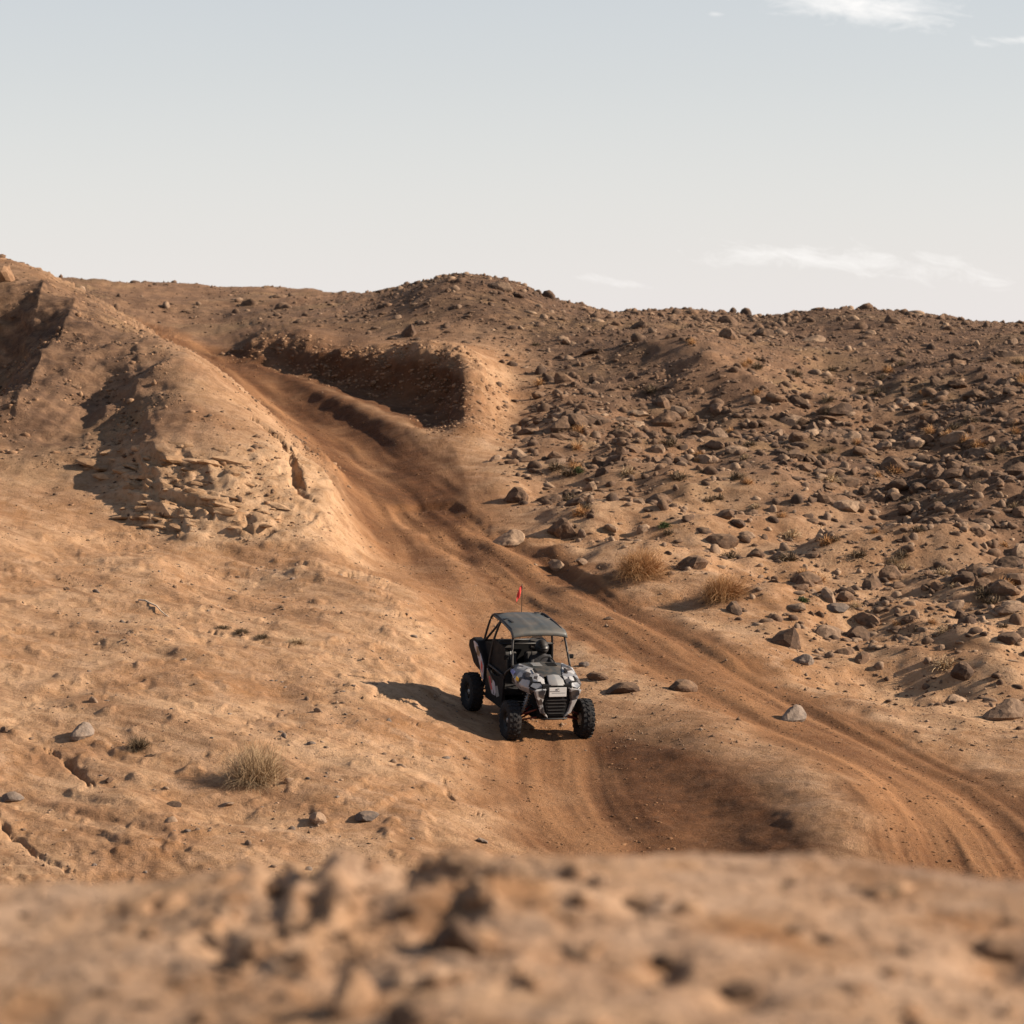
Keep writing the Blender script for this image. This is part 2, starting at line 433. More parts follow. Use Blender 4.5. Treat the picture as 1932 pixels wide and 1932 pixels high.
def land(X, Y):
    """final height and ground-cover masks"""
    shp = X.shape
    X = X.ravel(); Y = Y.ravel(); n = len(X)
    z = base_height(X, Y)
    PX, PY = project(X, Y, z)
    r = np.hypot(X, Y)
    infr = (np.abs(np.arctan2(X, Y)) < .36).astype(float)
    mid = sstep(38, 46, r)
    M = {}
    # --- sharper crests
    s, t, d = RIM.dist(X, Y, 6)
    z = z + mid * .22 * np.exp(-d / .9)
    s2, t2, d2 = SPUR.dist(X, Y, 8)
    z = z + mid * .10 * np.exp(-d2 / .9) * sstep(0, 4, t2)
    for ln, hh, ww in SPURS_LEFT:
        sc, tc, dc = ln.dist(X, Y, 5)
        z = z + hh * np.exp(-dc / ww) * np.clip(tc / 1.5, 0, 1) * np.clip((ln.len[-1] - tc) / 2.0, 0, 1)
    sc, tc, dc = SPURS_LEFT[2][0].dist(X, Y, 9)
    z = z - 1.5 * sstep(.1, 2.6, -sc) * (dc < 9) * sstep(9, 5, dc) * np.clip(tc / 3, 0, 1) * np.clip((SPURS_LEFT[2][0].len[-1] + .01 - tc) / 5, 0, 1)
    # --- tracks
    sm, tm, dm = TR_MAIN.dist(X, Y, 7)
    half = np.interp(tm, [0, 15, 30, 45, 58, 66, 80], [1.9, 2.8, 3.0, 2.7, 1.6, 1.3, 1.8])
    w1 = on(dm < 7, n, lambda a, b: .45 * fbm(a / 1.4, b / 1.4, 3, 31), X, Y)
    a_m = sstep(1.35, .45, (dm + w1) / half)
    wv = .35 * gn(tm / 6, tm * 0 + 3, 5)
    lines = on(a_m, n, lambda a, b: fbm(a * 1.7 + .35 * gn(b / 6, b * 0 + 3, 5), b * .11, 3, 41), sm, tm)
    rut = np.exp(-((np.abs(sm + wv) - .74) / .24) ** 2)
    low = np.interp(tm, [0, 40, 50, 62, 70, 80], [1, 1, .45, .5, .7, .8])
    z = z + a_m * low * (.045 * lines - .04 * rut - .03)
    ss, ts, ds = TR_SIDE.dist(X, Y, 5)
    halfs = np.interp(ts, [0, 10, 20, 28, 36, 60], [1.0, 1.5, 1.5, 1.7, 2.0, 2.1])
    w2 = on(ds < 5, n, lambda a, b: .3 * fbm(a / 1.3, b / 1.3, 3, 33), X, Y)
    a_s = sstep(1.2, .7, (ds + w2) / halfs)
    wv2 = .25 * gn(ts / 5, ts * 0 + 8, 6)
    lines_s = on(a_s, n, lambda a, b: fbm(a * 2.1 + .25 * gn(b / 5, b * 0 + 8, 6), b * .11, 3, 43), ss, ts)
    ruts = np.exp(-((np.abs(ss + wv2) - .75) / .26) ** 2)
    z = z + a_s * (.05 * lines_s - .07 * ruts - .10)
    # --- knob: eroded rock, and the hill behind it
    knob = np.clip(blob(PX, PY, 380, 940, 210, 100, 8) + .7 * blob(PX, PY, 560, 900, 90, 130, 30), 0, 1) * sstep(72.5, 74.5, r) * sstep(98, 86, r)
    face = sstep(.25, .7, knob)
    pit = np.clip(1.15 * blob(PX, PY, 340, 930, 170, 90, 10), 0, 1) * face
    hill = np.clip(blob(PX, PY, 120, 720, 260, 170, 20), 0, 1) * sstep(76, 79, r) * sstep(112, 102, r)
    z = z + on(hill, n, lambda a, b: .10 * ridged(a / 3.4, b / 3.0, 3, 65) + .30 * fbm(a / 4.4, b / 4.4, 2, 66), X, Y) * hill
    # --- right hillside: hummocks
    cfar = sstep(104, 120, r)
    hs = np.clip(sstep(930, 1080, PX) * sstep(1180, 1000, PY - np.clip((PX - 1100) * .42, 0, 300)) * mid, 0, 1) * infr
    crest = sstep(108, 120, r) * sstep(400, 200, r) * infr
    z = z + on(hs, n, lambda a, b: .62 * fbm(a / 5.0, b / 5.0, 4, 70, .45), X, Y) * hs * (1 - .8 * cfar)
    z = z + on(crest, n, lambda a, b: .13 * fbm(a / 5.0, b / 5.0, 4, 72, .65), X, Y) * crest
    # --- sand: scoured layers and small relief
    sand = mid * (1 - np.clip(a_m + a_s, 0, 1)) * (1 - face) * infr
    left = sstep(980, 760, PX) * sstep(940, 1040, PY) * infr
    z = z + on(sand, n, lambda a, b: .055 * fbm(a / 1.9, b / 1.9, 4, 81, .55), X, Y) * sand

    def layers(a, b, c):
        lay = c * 4.2 + 1.2 * gn(a / 3.0, b / 3.0, 80)
        lz = (np.floor(lay) + sstep(.8, 1.0, lay - np.floor(lay))) - lay
        return .075 * fbm((a - b) * .7 / 4.5 + .6 * gn(a / 4, b / 4, 82), (a + b) * .7 / 1.5 + .5 * gn(a / 3, b / 3, 78), 4, 83, .6) + .07 * (lz + .4) * sstep(-.2, .5, gn(a / 4, b / 3, 84)) + .10 * np.maximum(fbm(a / .6, b / .6, 3, 85) - .35, 0) - .05 * np.maximum(fbm(a / .9, b / .5, 2, 86) - .4, 0)
    z = z + on(sand * left, n, layers, X, Y, z) * sand * left
    for ln, hh, ww in LEDGES:
        sc, tc, dc = ln.dist(X, Y, 3)
        z = z + hh * np.where(sc > 0, np.exp(-dc / ww), np.exp(-dc / (ww * .25))) * np.clip(tc / 1.0, 0, 1) * np.clip((ln.len[-1] - tc) / 1.0, 0, 1) * (.7 + .5 * gn(X / .8, Y / .8, 89))
    z = z + left * sand * (-.26 * blob(PX, PY, 430, 1500, 190, 55, 12) + .14 * blob(PX, PY, 230, 1340, 150, 40, 5) - .14 * blob(PX, PY, 120, 1310, 90, 14, -8) - .10 * blob(PX, PY, 300, 1420, 120, 30, 10))
    # churned hollow and bowl; their dark colour is turned soil plus painted shade
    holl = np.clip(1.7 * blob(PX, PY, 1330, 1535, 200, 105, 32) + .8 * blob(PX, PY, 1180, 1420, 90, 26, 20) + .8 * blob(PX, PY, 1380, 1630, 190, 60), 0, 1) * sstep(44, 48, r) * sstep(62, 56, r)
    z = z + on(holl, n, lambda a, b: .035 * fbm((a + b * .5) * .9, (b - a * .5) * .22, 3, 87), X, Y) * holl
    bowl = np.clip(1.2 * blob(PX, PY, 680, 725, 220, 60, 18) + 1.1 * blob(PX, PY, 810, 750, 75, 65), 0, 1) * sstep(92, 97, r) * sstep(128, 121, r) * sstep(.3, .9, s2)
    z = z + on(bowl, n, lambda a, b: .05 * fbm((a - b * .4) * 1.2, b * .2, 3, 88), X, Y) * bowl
    # --- cracks
    cr = np.zeros(n)
    for ln, w, dep in CRACKS:
        sc, tc, dc = ln.dist(X, Y, 2)
        dc = np.abs(dc + .10 * gn(X / .35, Y / .35, 92))
        ww = .45 * w * (1 + .8 * gn(tc / .4, tc * 0 + 2, 90)) * np.clip(tc / .5, .15, 1) * np.clip((ln.len[-1] - tc) / .5, .15, 1)
        g = np.exp(-(dc / np.maximum(ww, .01)) ** 2)
        z = z - .8 * dep * g
        cr = np.maximum(cr, g)
    # --- near rise
    near = sstep(22, 12, r) * (np.abs(np.arctan2(X, Y)) < 1.5)
    clus = np.clip(blob(PX, PY, 700, 1720, 330, 190) * 1.1, 0, 1) * (r < 14) * (Y > 0)
    z = z + near * on(near, n, lambda a, b, c: .014 * fbm(a / .35, b / .35, 4, 103, .6) + .03 * fbm(a / 1.1, b / .8, 2, 104) + c * .06 * np.maximum(ridged(a / .5 + .3 * gn(a / .3, b / .3, 101), b / .5, 3, 102), -.4), X, Y, clus)
    hol = (r < 14) * (Y > 0)
    z = z - hol * (.13 * blob(PX, PY, 770, 1660, 75, 38, -5) + .09 * blob(PX, PY, 690, 1690, 50, 50) + .07 * blob(PX, PY, 590, 1690, 30, 60) + .07 * blob(PX, PY, 520, 1680, 25, 50) + .06 * blob(PX, PY, 830, 1770, 40, 25) + .05 * blob(PX, PY, 1200, 1715, 40, 18) + .05 * blob(PX, PY, 1250, 1825, 40, 22) + .06 * blob(PX, PY, 1390, 1880, 70, 30) + .07 * blob(PX, PY, 1890, 1800, 80, 40) + .05 * blob(PX, PY, 420, 1800, 30, 30))
    M['track'] = np.clip(np.maximum(a_m * np.interp(tm, [0, 40, 50, 60, 66, 72], [1, 1, .8, .75, 1, 1]) * (.72 + .28 * np.clip(1 + 1.5 * gn(X / 1.6, Y / 1.6, 35), 0, 1)), a_s), 0, 1)
    M['streak'] = np.where(a_s > a_m, lines_s, lines) * M['track']
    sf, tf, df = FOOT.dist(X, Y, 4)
    foot = np.exp(-((df + .4 * fbm(X / 1.2, Y / 1.2, 2, 38)) / .9) ** 2) * (df < 4)  # dark stripe along the spur foot, its shade put into the ground colour
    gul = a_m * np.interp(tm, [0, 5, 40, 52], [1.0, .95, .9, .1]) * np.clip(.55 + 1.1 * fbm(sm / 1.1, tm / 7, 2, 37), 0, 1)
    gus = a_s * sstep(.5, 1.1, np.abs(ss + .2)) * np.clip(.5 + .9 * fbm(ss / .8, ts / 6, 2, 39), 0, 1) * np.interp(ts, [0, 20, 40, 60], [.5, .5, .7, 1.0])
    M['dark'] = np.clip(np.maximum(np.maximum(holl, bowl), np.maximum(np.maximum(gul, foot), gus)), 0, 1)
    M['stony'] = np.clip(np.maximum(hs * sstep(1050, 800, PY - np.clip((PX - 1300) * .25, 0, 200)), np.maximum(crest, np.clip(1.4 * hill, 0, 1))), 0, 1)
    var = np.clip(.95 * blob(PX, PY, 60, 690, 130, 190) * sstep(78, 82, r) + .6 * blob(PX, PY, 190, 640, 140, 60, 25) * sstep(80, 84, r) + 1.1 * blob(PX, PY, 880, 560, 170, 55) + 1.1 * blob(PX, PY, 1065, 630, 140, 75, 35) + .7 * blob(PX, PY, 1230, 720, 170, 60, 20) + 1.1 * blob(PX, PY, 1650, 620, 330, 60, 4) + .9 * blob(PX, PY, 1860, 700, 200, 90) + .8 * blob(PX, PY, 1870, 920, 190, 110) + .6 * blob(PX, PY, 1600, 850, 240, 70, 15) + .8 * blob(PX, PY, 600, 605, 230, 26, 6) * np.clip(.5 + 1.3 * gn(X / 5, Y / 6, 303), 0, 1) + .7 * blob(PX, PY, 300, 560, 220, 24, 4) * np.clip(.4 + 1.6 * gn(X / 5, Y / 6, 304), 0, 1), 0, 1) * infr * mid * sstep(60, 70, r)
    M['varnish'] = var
    M['pale'] = near
    M['knob'] = face
    M['pit'] = pit
    M['rough'] = np.clip(hill * 1.2, 0, 1)
    M['lip'] = np.exp(-(d / 1.6) ** 2) * mid * sstep(RIM.len[-1] - .5, RIM.len[-1] - 4, t)
    return z.reshape(shp), {k: v.reshape(shp) for k, v in M.items()}

# ------------------------------------------------------------------ ground sheet
def mat(name):
    m = bpy.data.materials.new(name); m.use_nodes = True
    nt = m.node_tree; nt.nodes.clear()
    out = nt.nodes.new('ShaderNodeOutputMaterial')
    b = nt.nodes.new('ShaderNodeBsdfPrincipled')
    nt.links.new(b.outputs[0], out.inputs[0])
    return m, nt, b


def nd(nt, typ, **kw):
    n = nt.nodes.new(typ)
    for k, v in kw.items():
        if k in n.inputs: n.inputs[k].default_value = v
        else: setattr(n, k, v)
    return n


def ramp(nt, fac, stops):
    r = nt.nodes.new('ShaderNodeValToRGB')
    e = r.color_ramp.elements
    while len(e) < len(stops): e.new(.5)
    for i, (p, c) in enumerate(stops):
        e[i].position = p
        e[i].color = (c, c, c, 1) if isinstance(c, (int, float)) else (*c, 1)
    nt.links.new(fac, r.inputs[0])
    return r.outputs[0]


def mixc(nt, fac, a, b, mode='MIX'):
    m = nt.nodes.new('ShaderNodeMix'); m.data_type = 'RGBA'; m.blend_type = mode
    for s, v in ((m.inputs['Factor'], fac), (m.inputs['A'], a), (m.inputs['B'], b)):
        if isinstance(v, (int, float)): s.default_value = v
        elif isinstance(v, tuple): s.default_value = (*v, 1) if len(v) == 3 else v
        else: nt.links.new(v, s)
    return m.outputs['Result']


def mth(nt, op, a, b=None):
    m = nt.nodes.new('ShaderNodeMath'); m.operation = op
    for i, v in enumerate((a, b)):
        if v is None: continue
        if isinstance(v, (int, float)): m.inputs[i].default_value = v
        else: nt.links.new(v, m.inputs[i])
    return m.outputs[0]


def noise(nt, vec, scale, detail=4, rough=.55, dist=0):
    n = nd(nt, 'ShaderNodeTexNoise')
    n.inputs['Scale'].default_value = scale; n.inputs['Detail'].default_value = detail
    n.inputs['Roughness'].default_value = rough; n.inputs['Distortion'].default_value = dist
    nt.links.new(vec, n.inputs['Vector'])
    return n.outputs[0]


def ground_material():
    m, nt, b = mat('desert_sand')
    geo = nd(nt, 'ShaderNodeNewGeometry'); pos = geo.outputs['Position']
    def att(n): return nd(nt, 'ShaderNodeAttribute', attribute_name=n).outputs['Fac']
    n1 = noise(nt, pos, .35, 5, .6, .4)
    n2 = noise(nt, pos, 2.2, 5, .65)
    n3 = noise(nt, pos, 14, 4, .7)
    c = mixc(nt, ramp(nt, n1, [(.36, 0), (.62, 1)]), (0.283, 0.148, 0.069), (0.443, 0.281, 0.163))
    c = mixc(nt, ramp(nt, n2, [(.42, 0), (.75, .55)]), c, (0.531, 0.338, 0.218))
    c = mixc(nt, ramp(nt, n2, [(.28, .65), (.44, 0)]), c, (0.284, 0.146, 0.074))
    mr = nd(nt, 'ShaderNodeMapping'); nt.links.new(pos, mr.inputs[0]); mr.inputs['Rotation'].default_value = (0, 0, .8)
    mp = nd(nt, 'ShaderNodeMapping'); nt.links.new(mr.outputs[0], mp.inputs[0]); mp.inputs['Scale'].default_value = (.22, 1.25, 1.5)
    n4 = noise(nt, mp.outputs[0], 1.3, 6, .68, .5)
    c = mixc(nt, ramp(nt, n4, [(.36, .75), (.52, 0)]), c, (0.238, 0.128, 0.068))
    c = mixc(nt, ramp(nt, n4, [(.55, 0), (.74, .6)]), c, (0.536, 0.364, 0.242))
    # stony ground of the hills
    st = mixc(nt, ramp(nt, n2, [(.38, 0), (.7, .85)]), (0.199, 0.113, 0.067), (0.335, 0.203, 0.120))
    st = mixc(nt, ramp(nt, n3, [(.36, .8), (.5, 0)]), st, (0.096, 0.054, 0.037))
    big = noise(nt, pos, .5, 5, .62, .6)
    st = mixc(nt, ramp(nt, big, [(.44, .75), (.56, 0)]), st, (.115, .068, .046))
    olive = noise(nt, pos, .22, 3)
    st = mixc(nt, ramp(nt, olive, [(.5, 0), (.66, .45)]), st, (0.287, 0.196, 0.101))
    c = mixc(nt, mth(nt, 'MULTIPLY', att('stony'), .85), c, st)
    vf = mth(nt, 'MULTIPLY', att('varnish'), ramp(nt, n2, [(.36, 1), (.62, .25)]))
    c = mixc(nt, mth(nt, 'MULTIPLY', vf, .95), c, (.058, .036, .026))
    c = mixc(nt, mth(nt, 'MULTIPLY', att('pale'), ramp(nt, n2, [(.38, .0), (.6, .65)])), c, (.47, .33, .235))
    # weathered rock of the knob
    kn = mixc(nt, ramp(nt, n2, [(.3, 0), (.6, 1)]), (.30, .175, .09), (.46, .31, .195))
    c = mixc(nt, mth(nt, 'MULTIPLY', att('knob'), .8), c, kn)
    # wheel tracks: turned-over, redder soil in streaks
    sk = mth(nt, 'ADD', mth(nt, 'MULTIPLY', att('streak'), .55), .5)
    tr = mixc(nt, ramp(nt, sk, [(.2, 0), (.85, 1)]), (.135, .055, .022), (.33, .165, .075))
    tr = mixc(nt, ramp(nt, n2, [(.5, 0), (.75, .4)]), tr, (0.381, 0.210, 0.107))
    c = mixc(nt, mth(nt, 'MULTIPLY', att('track'), .88), c, tr)
    dk = mixc(nt, ramp(nt, n2, [(.3, 0), (.72, 1)]), (.046, .018, .0072), (.135, .054, .0205))  # dark churned soil, and the shade painted along with it
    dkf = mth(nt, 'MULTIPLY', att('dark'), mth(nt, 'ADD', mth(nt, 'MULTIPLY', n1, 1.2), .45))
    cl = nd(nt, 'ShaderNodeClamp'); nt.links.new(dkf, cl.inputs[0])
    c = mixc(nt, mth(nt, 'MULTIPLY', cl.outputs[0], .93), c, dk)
    # grit
    n5 = noise(nt, pos, 5.5, 4, .75)
    c = mixc(nt, ramp(nt, n5, [(.33, .6), (.45, 0)]), c, (.15, .082, .046))
    c = mixc(nt, ramp(nt, n3, [(.3, .55), (.44, 0)]), c, (0.136, 0.073, 0.044))
    c = mixc(nt, ramp(nt, n3, [(.62, 0), (.78, .35)]), c, (0.494, 0.334, 0.228))
    nt.links.new(c, b.inputs['Base Color'])
    b.inputs['Roughness'].default_value = .95
    b.inputs['Specular IOR Level'].default_value = .15
    bp = nd(nt, 'ShaderNodeBump', Strength=.9, Distance=.06)
    h = mth(nt, 'ADD', mth(nt, 'MULTIPLY', noise(nt, pos, 9, 6, .72), 1.0), mth(nt, 'MULTIPLY', noise(nt, pos, 40, 4, .7), .35))
    nt.links.new(h, bp.inputs['Height'])
    nt.links.new(bp.outputs[0], b.inputs['Normal'])
    return m


def smooth_shade(me):
    me.polygons.foreach_set('use_smooth', np.ones(len(me.polygons), bool))


MESH = {}


def ground_z(X, Y):
    """height of the built sheet itself"""
    X = np.atleast_1d(np.asarray(X, float)); Y = np.atleast_1d(np.asarray(Y, float))
    ph = np.arctan2(X, Y); r = np.hypot(X, Y)
    i = np.clip(np.searchsorted(MESH['phi'], ph) - 1, 0, len(MESH['phi']) - 2)
    f = np.clip((ph - MESH['phi'][i]) / (MESH['phi'][i + 1] - MESH['phi'][i]), 0, 1)
    out = np.empty(len(X))
    R, Z = MESH['R'], MESH['Z']
    for k in range(len(X)):
        a = i[k]
        out[k] = np.interp(r[k], R[a], Z[a]) * (1 - f[k]) + np.interp(r[k], R[a + 1], Z[a + 1]) * f[k]
    return out


def build_ground():
    dense = np.radians(np.linspace(-12.3, 12.3, 900))
    lo = np.radians(-12.3 - np.geomspace(.05, 87, 46)); hi = -lo
    phi = np.concatenate([lo[::-1], dense, hi])
    NR = 960
    # first look at coarse profiles to spread the rows where they show
    rs = np.concatenate([np.geomspace(3.2, 42, 300)[:-1], np.geomspace(42, 260, 900)])
    coarse_phi = np.unique(np.concatenate([np.linspace(phi[0], phi[-1], 40), np.radians(np.linspace(-13, 13, 120))]))
    gx, gy = rs[None] * np.sin(coarse_phi)[:, None], rs[None] * np.cos(coarse_phi)[:, None]
    gz, _ = land(gx, gy)
    RC = np.zeros((len(coarse_phi), NR - 14))
    prof = []
    for ci, c in enumerate(coarse_phi):
        z = gz[ci]
        ang = np.arctan2(z - CAM_Z, rs)
        run = np.maximum.accumulate(ang)
        vis = np.diff(run)
        dr = np.diff(rs); dz = np.diff(z); rm = .5 * (rs[1:] + rs[:-1])
        prof.append(vis + .16 * np.abs(np.diff(ang)) + .0035 * np.hypot(dr, dz) / rm + 1e-7)
    prof = np.array(prof)
    ker = np.ones(9) / 9
    prof = np.apply_along_axis(lambda v: np.convolve(v, ker, 'same'), 0, prof)   # neighbours alike
    for i in range(len(coarse_phi)):
        cum = np.concatenate([[0], np.cumsum(prof[i])]); cum /= cum[-1]
        RC[i] = np.interp(np.linspace(0, 1, NR - 14), cum, rs)
    R = np.zeros((len(phi), NR))
    for j in range(NR - 14):
        R[:, j] = np.interp(phi, coarse_phi, RC[:, j])
    R[:, NR - 14:] = np.geomspace(270, 6000, 14)[None]
    X = R * np.sin(phi)[:, None]; Y = R * np.cos(phi)[:, None]
    Z, M = land(X, Y)
    # weathered faces: push the surface in and out along its own normal (hollows and ledges)
    tx = np.gradient(X, axis=0), np.gradient(Y, axis=0), np.gradient(Z, axis=0)
    ty = np.gradient(X, axis=1), np.gradient(Y, axis=1), np.gradient(Z, axis=1)
    nx = ty[1] * tx[2] - ty[2] * tx[1]; ny = ty[2] * tx[0] - ty[0] * tx[2]; nz = ty[0] * tx[1] - ty[1] * tx[0]
    sg = np.sign(nz); ln = np.sqrt(nx ** 2 + ny ** 2 + nz ** 2) + 1e-9
    nx, ny, nz = nx * sg / ln, ny * sg / ln, nz * sg / ln
    m = np.where(M['rough'] > .01)
    x, y, zz = X[m], Y[m], Z[m]
    d = M['rough'][m] * (.14 * gn3(x / 1.9, y / 1.9, zz / 1.2, 221) + .09 * gn3(x / .8, y / .8, zz / .3, 225) + .06 * gn3(x / .35, y / .35, zz / .16, 229))
    X[m] += nx[m] * d; Y[m] += ny[m] * d; Z[m] += nz[m] * d
    m = np.where(M['lip'] > .02)
    x, y, zz = X[m], Y[m], Z[m]
    d = M['lip'][m] * (.14 * gn3(x / 1.1, y / 1.1, zz / .6, 251) + .11 * gn3(x / .5, y / .5, zz / .3, 255))
    X[m] += nx[m] * d; Y[m] += ny[m] * d; Z[m] += nz[m] * d
    m = np.where(M['knob'] > .01)
    x, y, zz = X[m], Y[m], Z[m]
    f = M['knob'][m]; pt = M['pit'][m]
    wz = zz + .25 * gn(x / 1.4, y / 1.4, 241)
    big = gn3(x / 2.2, y / 2.2, wz / .55, 201); sml = gn3(x / .9, y / .9, wz / .22, 205); tiny = gn3(x / .3, y / .3, wz / .13, 209)
    strat = wz * 2.6 + .6 * gn(x / 2.5, y / 2.5, 243); strat = strat - np.floor(strat)
    led = sstep(.0, .35, strat) * sstep(1.0, .8, strat)
    d = .10 * big + .06 * sml + .04 * tiny + (.35 + .65 * pt) * .16 * (led - .5) * sstep(-.3, .3, sml) + pt * (-.10 * sstep(.22, .5, big * .6 + sml * .6) + .03 * sml + .03 * tiny + .02 * gn3(x / .16, y / .16, wz / .08, 213))
    hx, hy = project(x, y, zz)
    hx = hx + 14 * gn(hx / 18, hy / 18, 245); hy = hy + 8 * gn(hx / 18, hy / 14, 246)
    for (cx, cy, rx, ry, an, dp) in HOLES: d = d - dp * sstep(.15, .85, blob(hx, hy, cx, cy, rx, ry, an))
    d = d * f
    X[m] += nx[m] * d; Y[m] += ny[m] * d; Z[m] += nz[m] * d
    nphi = len(phi)
    co = np.stack([X, Y, Z], -1).reshape(-1, 3)
    i, j = np.meshgrid(np.arange(nphi - 1), np.arange(NR - 1), indexing='ij')
    a = (i * NR + j).ravel()
    quads = np.stack([a, a + NR, a + NR + 1, a + 1], 1)
    me = bpy.data.meshes.new('desert_ground')
    me.vertices.add(len(co)); me.vertices.foreach_set('co', co.ravel())
    me.loops.add(quads.size); me.loops.foreach_set('vertex_index', quads.ravel())
    me.polygons.add(len(quads)); me.polygons.foreach_set('loop_start', np.arange(0, quads.size, 4))
    me.update(calc_edges=True)
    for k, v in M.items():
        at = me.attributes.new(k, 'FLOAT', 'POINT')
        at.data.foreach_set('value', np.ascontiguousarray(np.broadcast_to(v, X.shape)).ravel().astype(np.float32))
    smooth_shade(me)
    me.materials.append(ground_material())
    o = bpy.data.objects.new('desert_ground', me)
    o['kind'] = 'structure'
    COL.objects.link(o)
    MESH['phi'] = phi; MESH['R'] = R; MESH['Z'] = Z
    return o, co, quads


ground, G_CO, G_Q = build_ground()


def height(x, y):
    z, _ = land(np.array([float(x)]), np.array([float(y)]))
    return float(z[0])


# ------------------------------------------------------------------ object helpers
def link(name, me, parent=None, material=None, smooth=False):
    o = bpy.data.objects.new(name, me)
    COL.objects.link(o)
    if material is not None and len(me.materials) == 0: me.materials.append(material)
    if smooth: smooth_shade(me)
    if parent is not None: o.parent = parent
    return o


def tag(o, label, cat, group=None):
    o['label'] = label; o['category'] = cat
    if group: o['group'] = group
    return o


def ray_ground(px, py, r0=40.0, r1=170.0):
    """where the line of sight through (px, py) meets the land"""
    d = ray_dir(px, py)
    i = int(np.argmin(np.abs(MESH['phi'] - math.atan2(d.x, d.y))))
    R, Z = MESH['R'][i], MESH['Z'][i]
    k = np.where((R > r0) & (R < r1) & (CAM_Z + d.z / math.hypot(d.x, d.y) * R <= Z))[0]
    r = R[k[0]] if len(k) else r1
    X, Y = r * math.sin(math.atan2(d.x, d.y)), r * math.cos(math.atan2(d.x, d.y))
    return Vector((X, Y, float(ground_z(X, Y)[0])))


def mesh_from(name, V, F):
    me = bpy.data.meshes.new(name)
    me.from_pydata([tuple(v) for v in V], [], [tuple(f) for f in F])
    me.update()
    return me


# ------------------------------------------------------------------ rocks
def ico(sub):
    bm = bmesh.new(); bmesh.ops.create_icosphere(bm, subdivisions=sub, radius=1)
    V = np.array([v.co[:] for v in bm.verts]); F = np.array([[v.index for v in f.verts] for f in bm.faces])
    bm.free()
    return V, F


ICO = {1: ico(1), 2: ico(2), 3: ico(3),
       0: (np.array([(1, 0, 0), (-1, 0, 0), (0, 1, 0), (0, -1, 0), (0, 0, 1), (0, 0, -1)], float), np.array([(0, 2, 4), (2, 1, 4), (1, 3, 4), (3, 0, 4), (2, 0, 5), (1, 2, 5), (3, 1, 5), (0, 3, 5)]))}


def rock_shape(sub, seed, flat=.7, cuts=13, rough=.07, lo=.42):
    """angular stone: a ball cut by random planes, then roughened"""
    g = np.random.default_rng(seed)
    V, F = ICO[sub]
    nrm = g.normal(size=(cuts, 3)); nrm /= np.linalg.norm(nrm, axis=1)[:, None]
    dd = g.uniform(lo, .88, cuts)
    dot = V @ nrm.T
    lim = np.where(dot > .05, dd[None] / np.maximum(dot, .05), 9).min(1)
    R = np.minimum(1.0, lim)
    R = R * (1 + rough * gn3(V[:, 0] * 2.3 + seed, V[:, 1] * 2.3, V[:, 2] * 2.3, seed) + rough * .5 * gn3(V[:, 0] * 5, V[:, 1] * 5 + seed, V[:, 2] * 5, seed + 9))
    out = V * R[:, None] * np.array([g.uniform(1.0, 1.75), g.uniform(.85, 1.25), 1.15 * flat * g.uniform(.75, 1.25)])
    return out, F


def rock_material(name, dark, light, dust):
    m, nt, b = mat(name)
    oi = nd(nt, 'ShaderNodeObjectInfo')
    tc = nd(nt, 'ShaderNodeTexCoord')
    geo = nd(nt, 'ShaderNodeNewGeometry')
    at = nd(nt, 'ShaderNodeAttribute', attribute_name='tone').outputs['Fac']
    tone = mth(nt, 'FRACT', mth(nt, 'ADD', oi.outputs['Random'], at))
    c = mixc(nt, tone, dark, light)
    n = noise(nt, geo.outputs['Position'], 6, 5, .65)
    c = mixc(nt, ramp(nt, n, [(.35, .6), (.55, 0)]), c, tuple(v * .6 for v in dark))
    c = mixc(nt, ramp(nt, n, [(.55, 0), (.75, .6)]), c, dust)
    sp = nd(nt, 'ShaderNodeSeparateXYZ'); nt.links.new(geo.outputs['Normal'], sp.inputs[0])
    settled = mth(nt, 'MULTIPLY', ramp(nt, sp.outputs[2], [(.45, 0), (.95, .28)]), ramp(nt, n, [(.3, .35), (.6, 1)]))
    c = mixc(nt, settled, c, (.34, .215, .125))
    nt.links.new(c, b.inputs['Base Color'])
    b.inputs['Roughness'].default_value = .85
    b.inputs['Specular IOR Level'].default_value = .25
    bp = nd(nt, 'ShaderNodeBump', Strength=.6, Distance=.03)
    nt.links.new(noise(nt, geo.outputs['Position'], 22, 5, .7), bp.inputs['Height'])
    nt.links.new(bp.outputs[0], b.inputs['Normal'])
    return m


M_ROCK = rock_material('varnished_rock', (.062, .038, .027), (.165, .098, .060), (.26, .155, .09))
M_STONE = rock_material('pale_stone', (.15, .098, .068), (.33, .225, .15), (.38, .26, .17))
M_GREY = rock_material('grey_stone', (.11, .09, .08), (.22, .175, .145), (.30, .21, .15))
M_CLOD = rock_material('earth_clod', (.20, .108, .058), (.34, .21, .125), (.40, .27, .17))

M_DAMP = rock_material('damp_clod', (.11, .048, .021), (.27, .14, .065), (.31, .18, .09))

ROCKS = []
for k in range(14):
    V, F = rock_shape(3 if k < 6 else 2, 40 + k, flat=[.62, .75, .9, .55][k % 4], cuts=11 + k % 5, lo=.62 if k < 6 else .45)
    ROCKS.append(mesh_from('rock', V, F))
ROCKS_BY_MAT = {}


def rock_mesh(k, material):
    key = (k, material.name)
    if key not in ROCKS_BY_MAT:
        me = ROCKS[k].copy(); me.materials.append(material)
        ROCKS_BY_MAT[key] = me
    return ROCKS_BY_MAT[key]


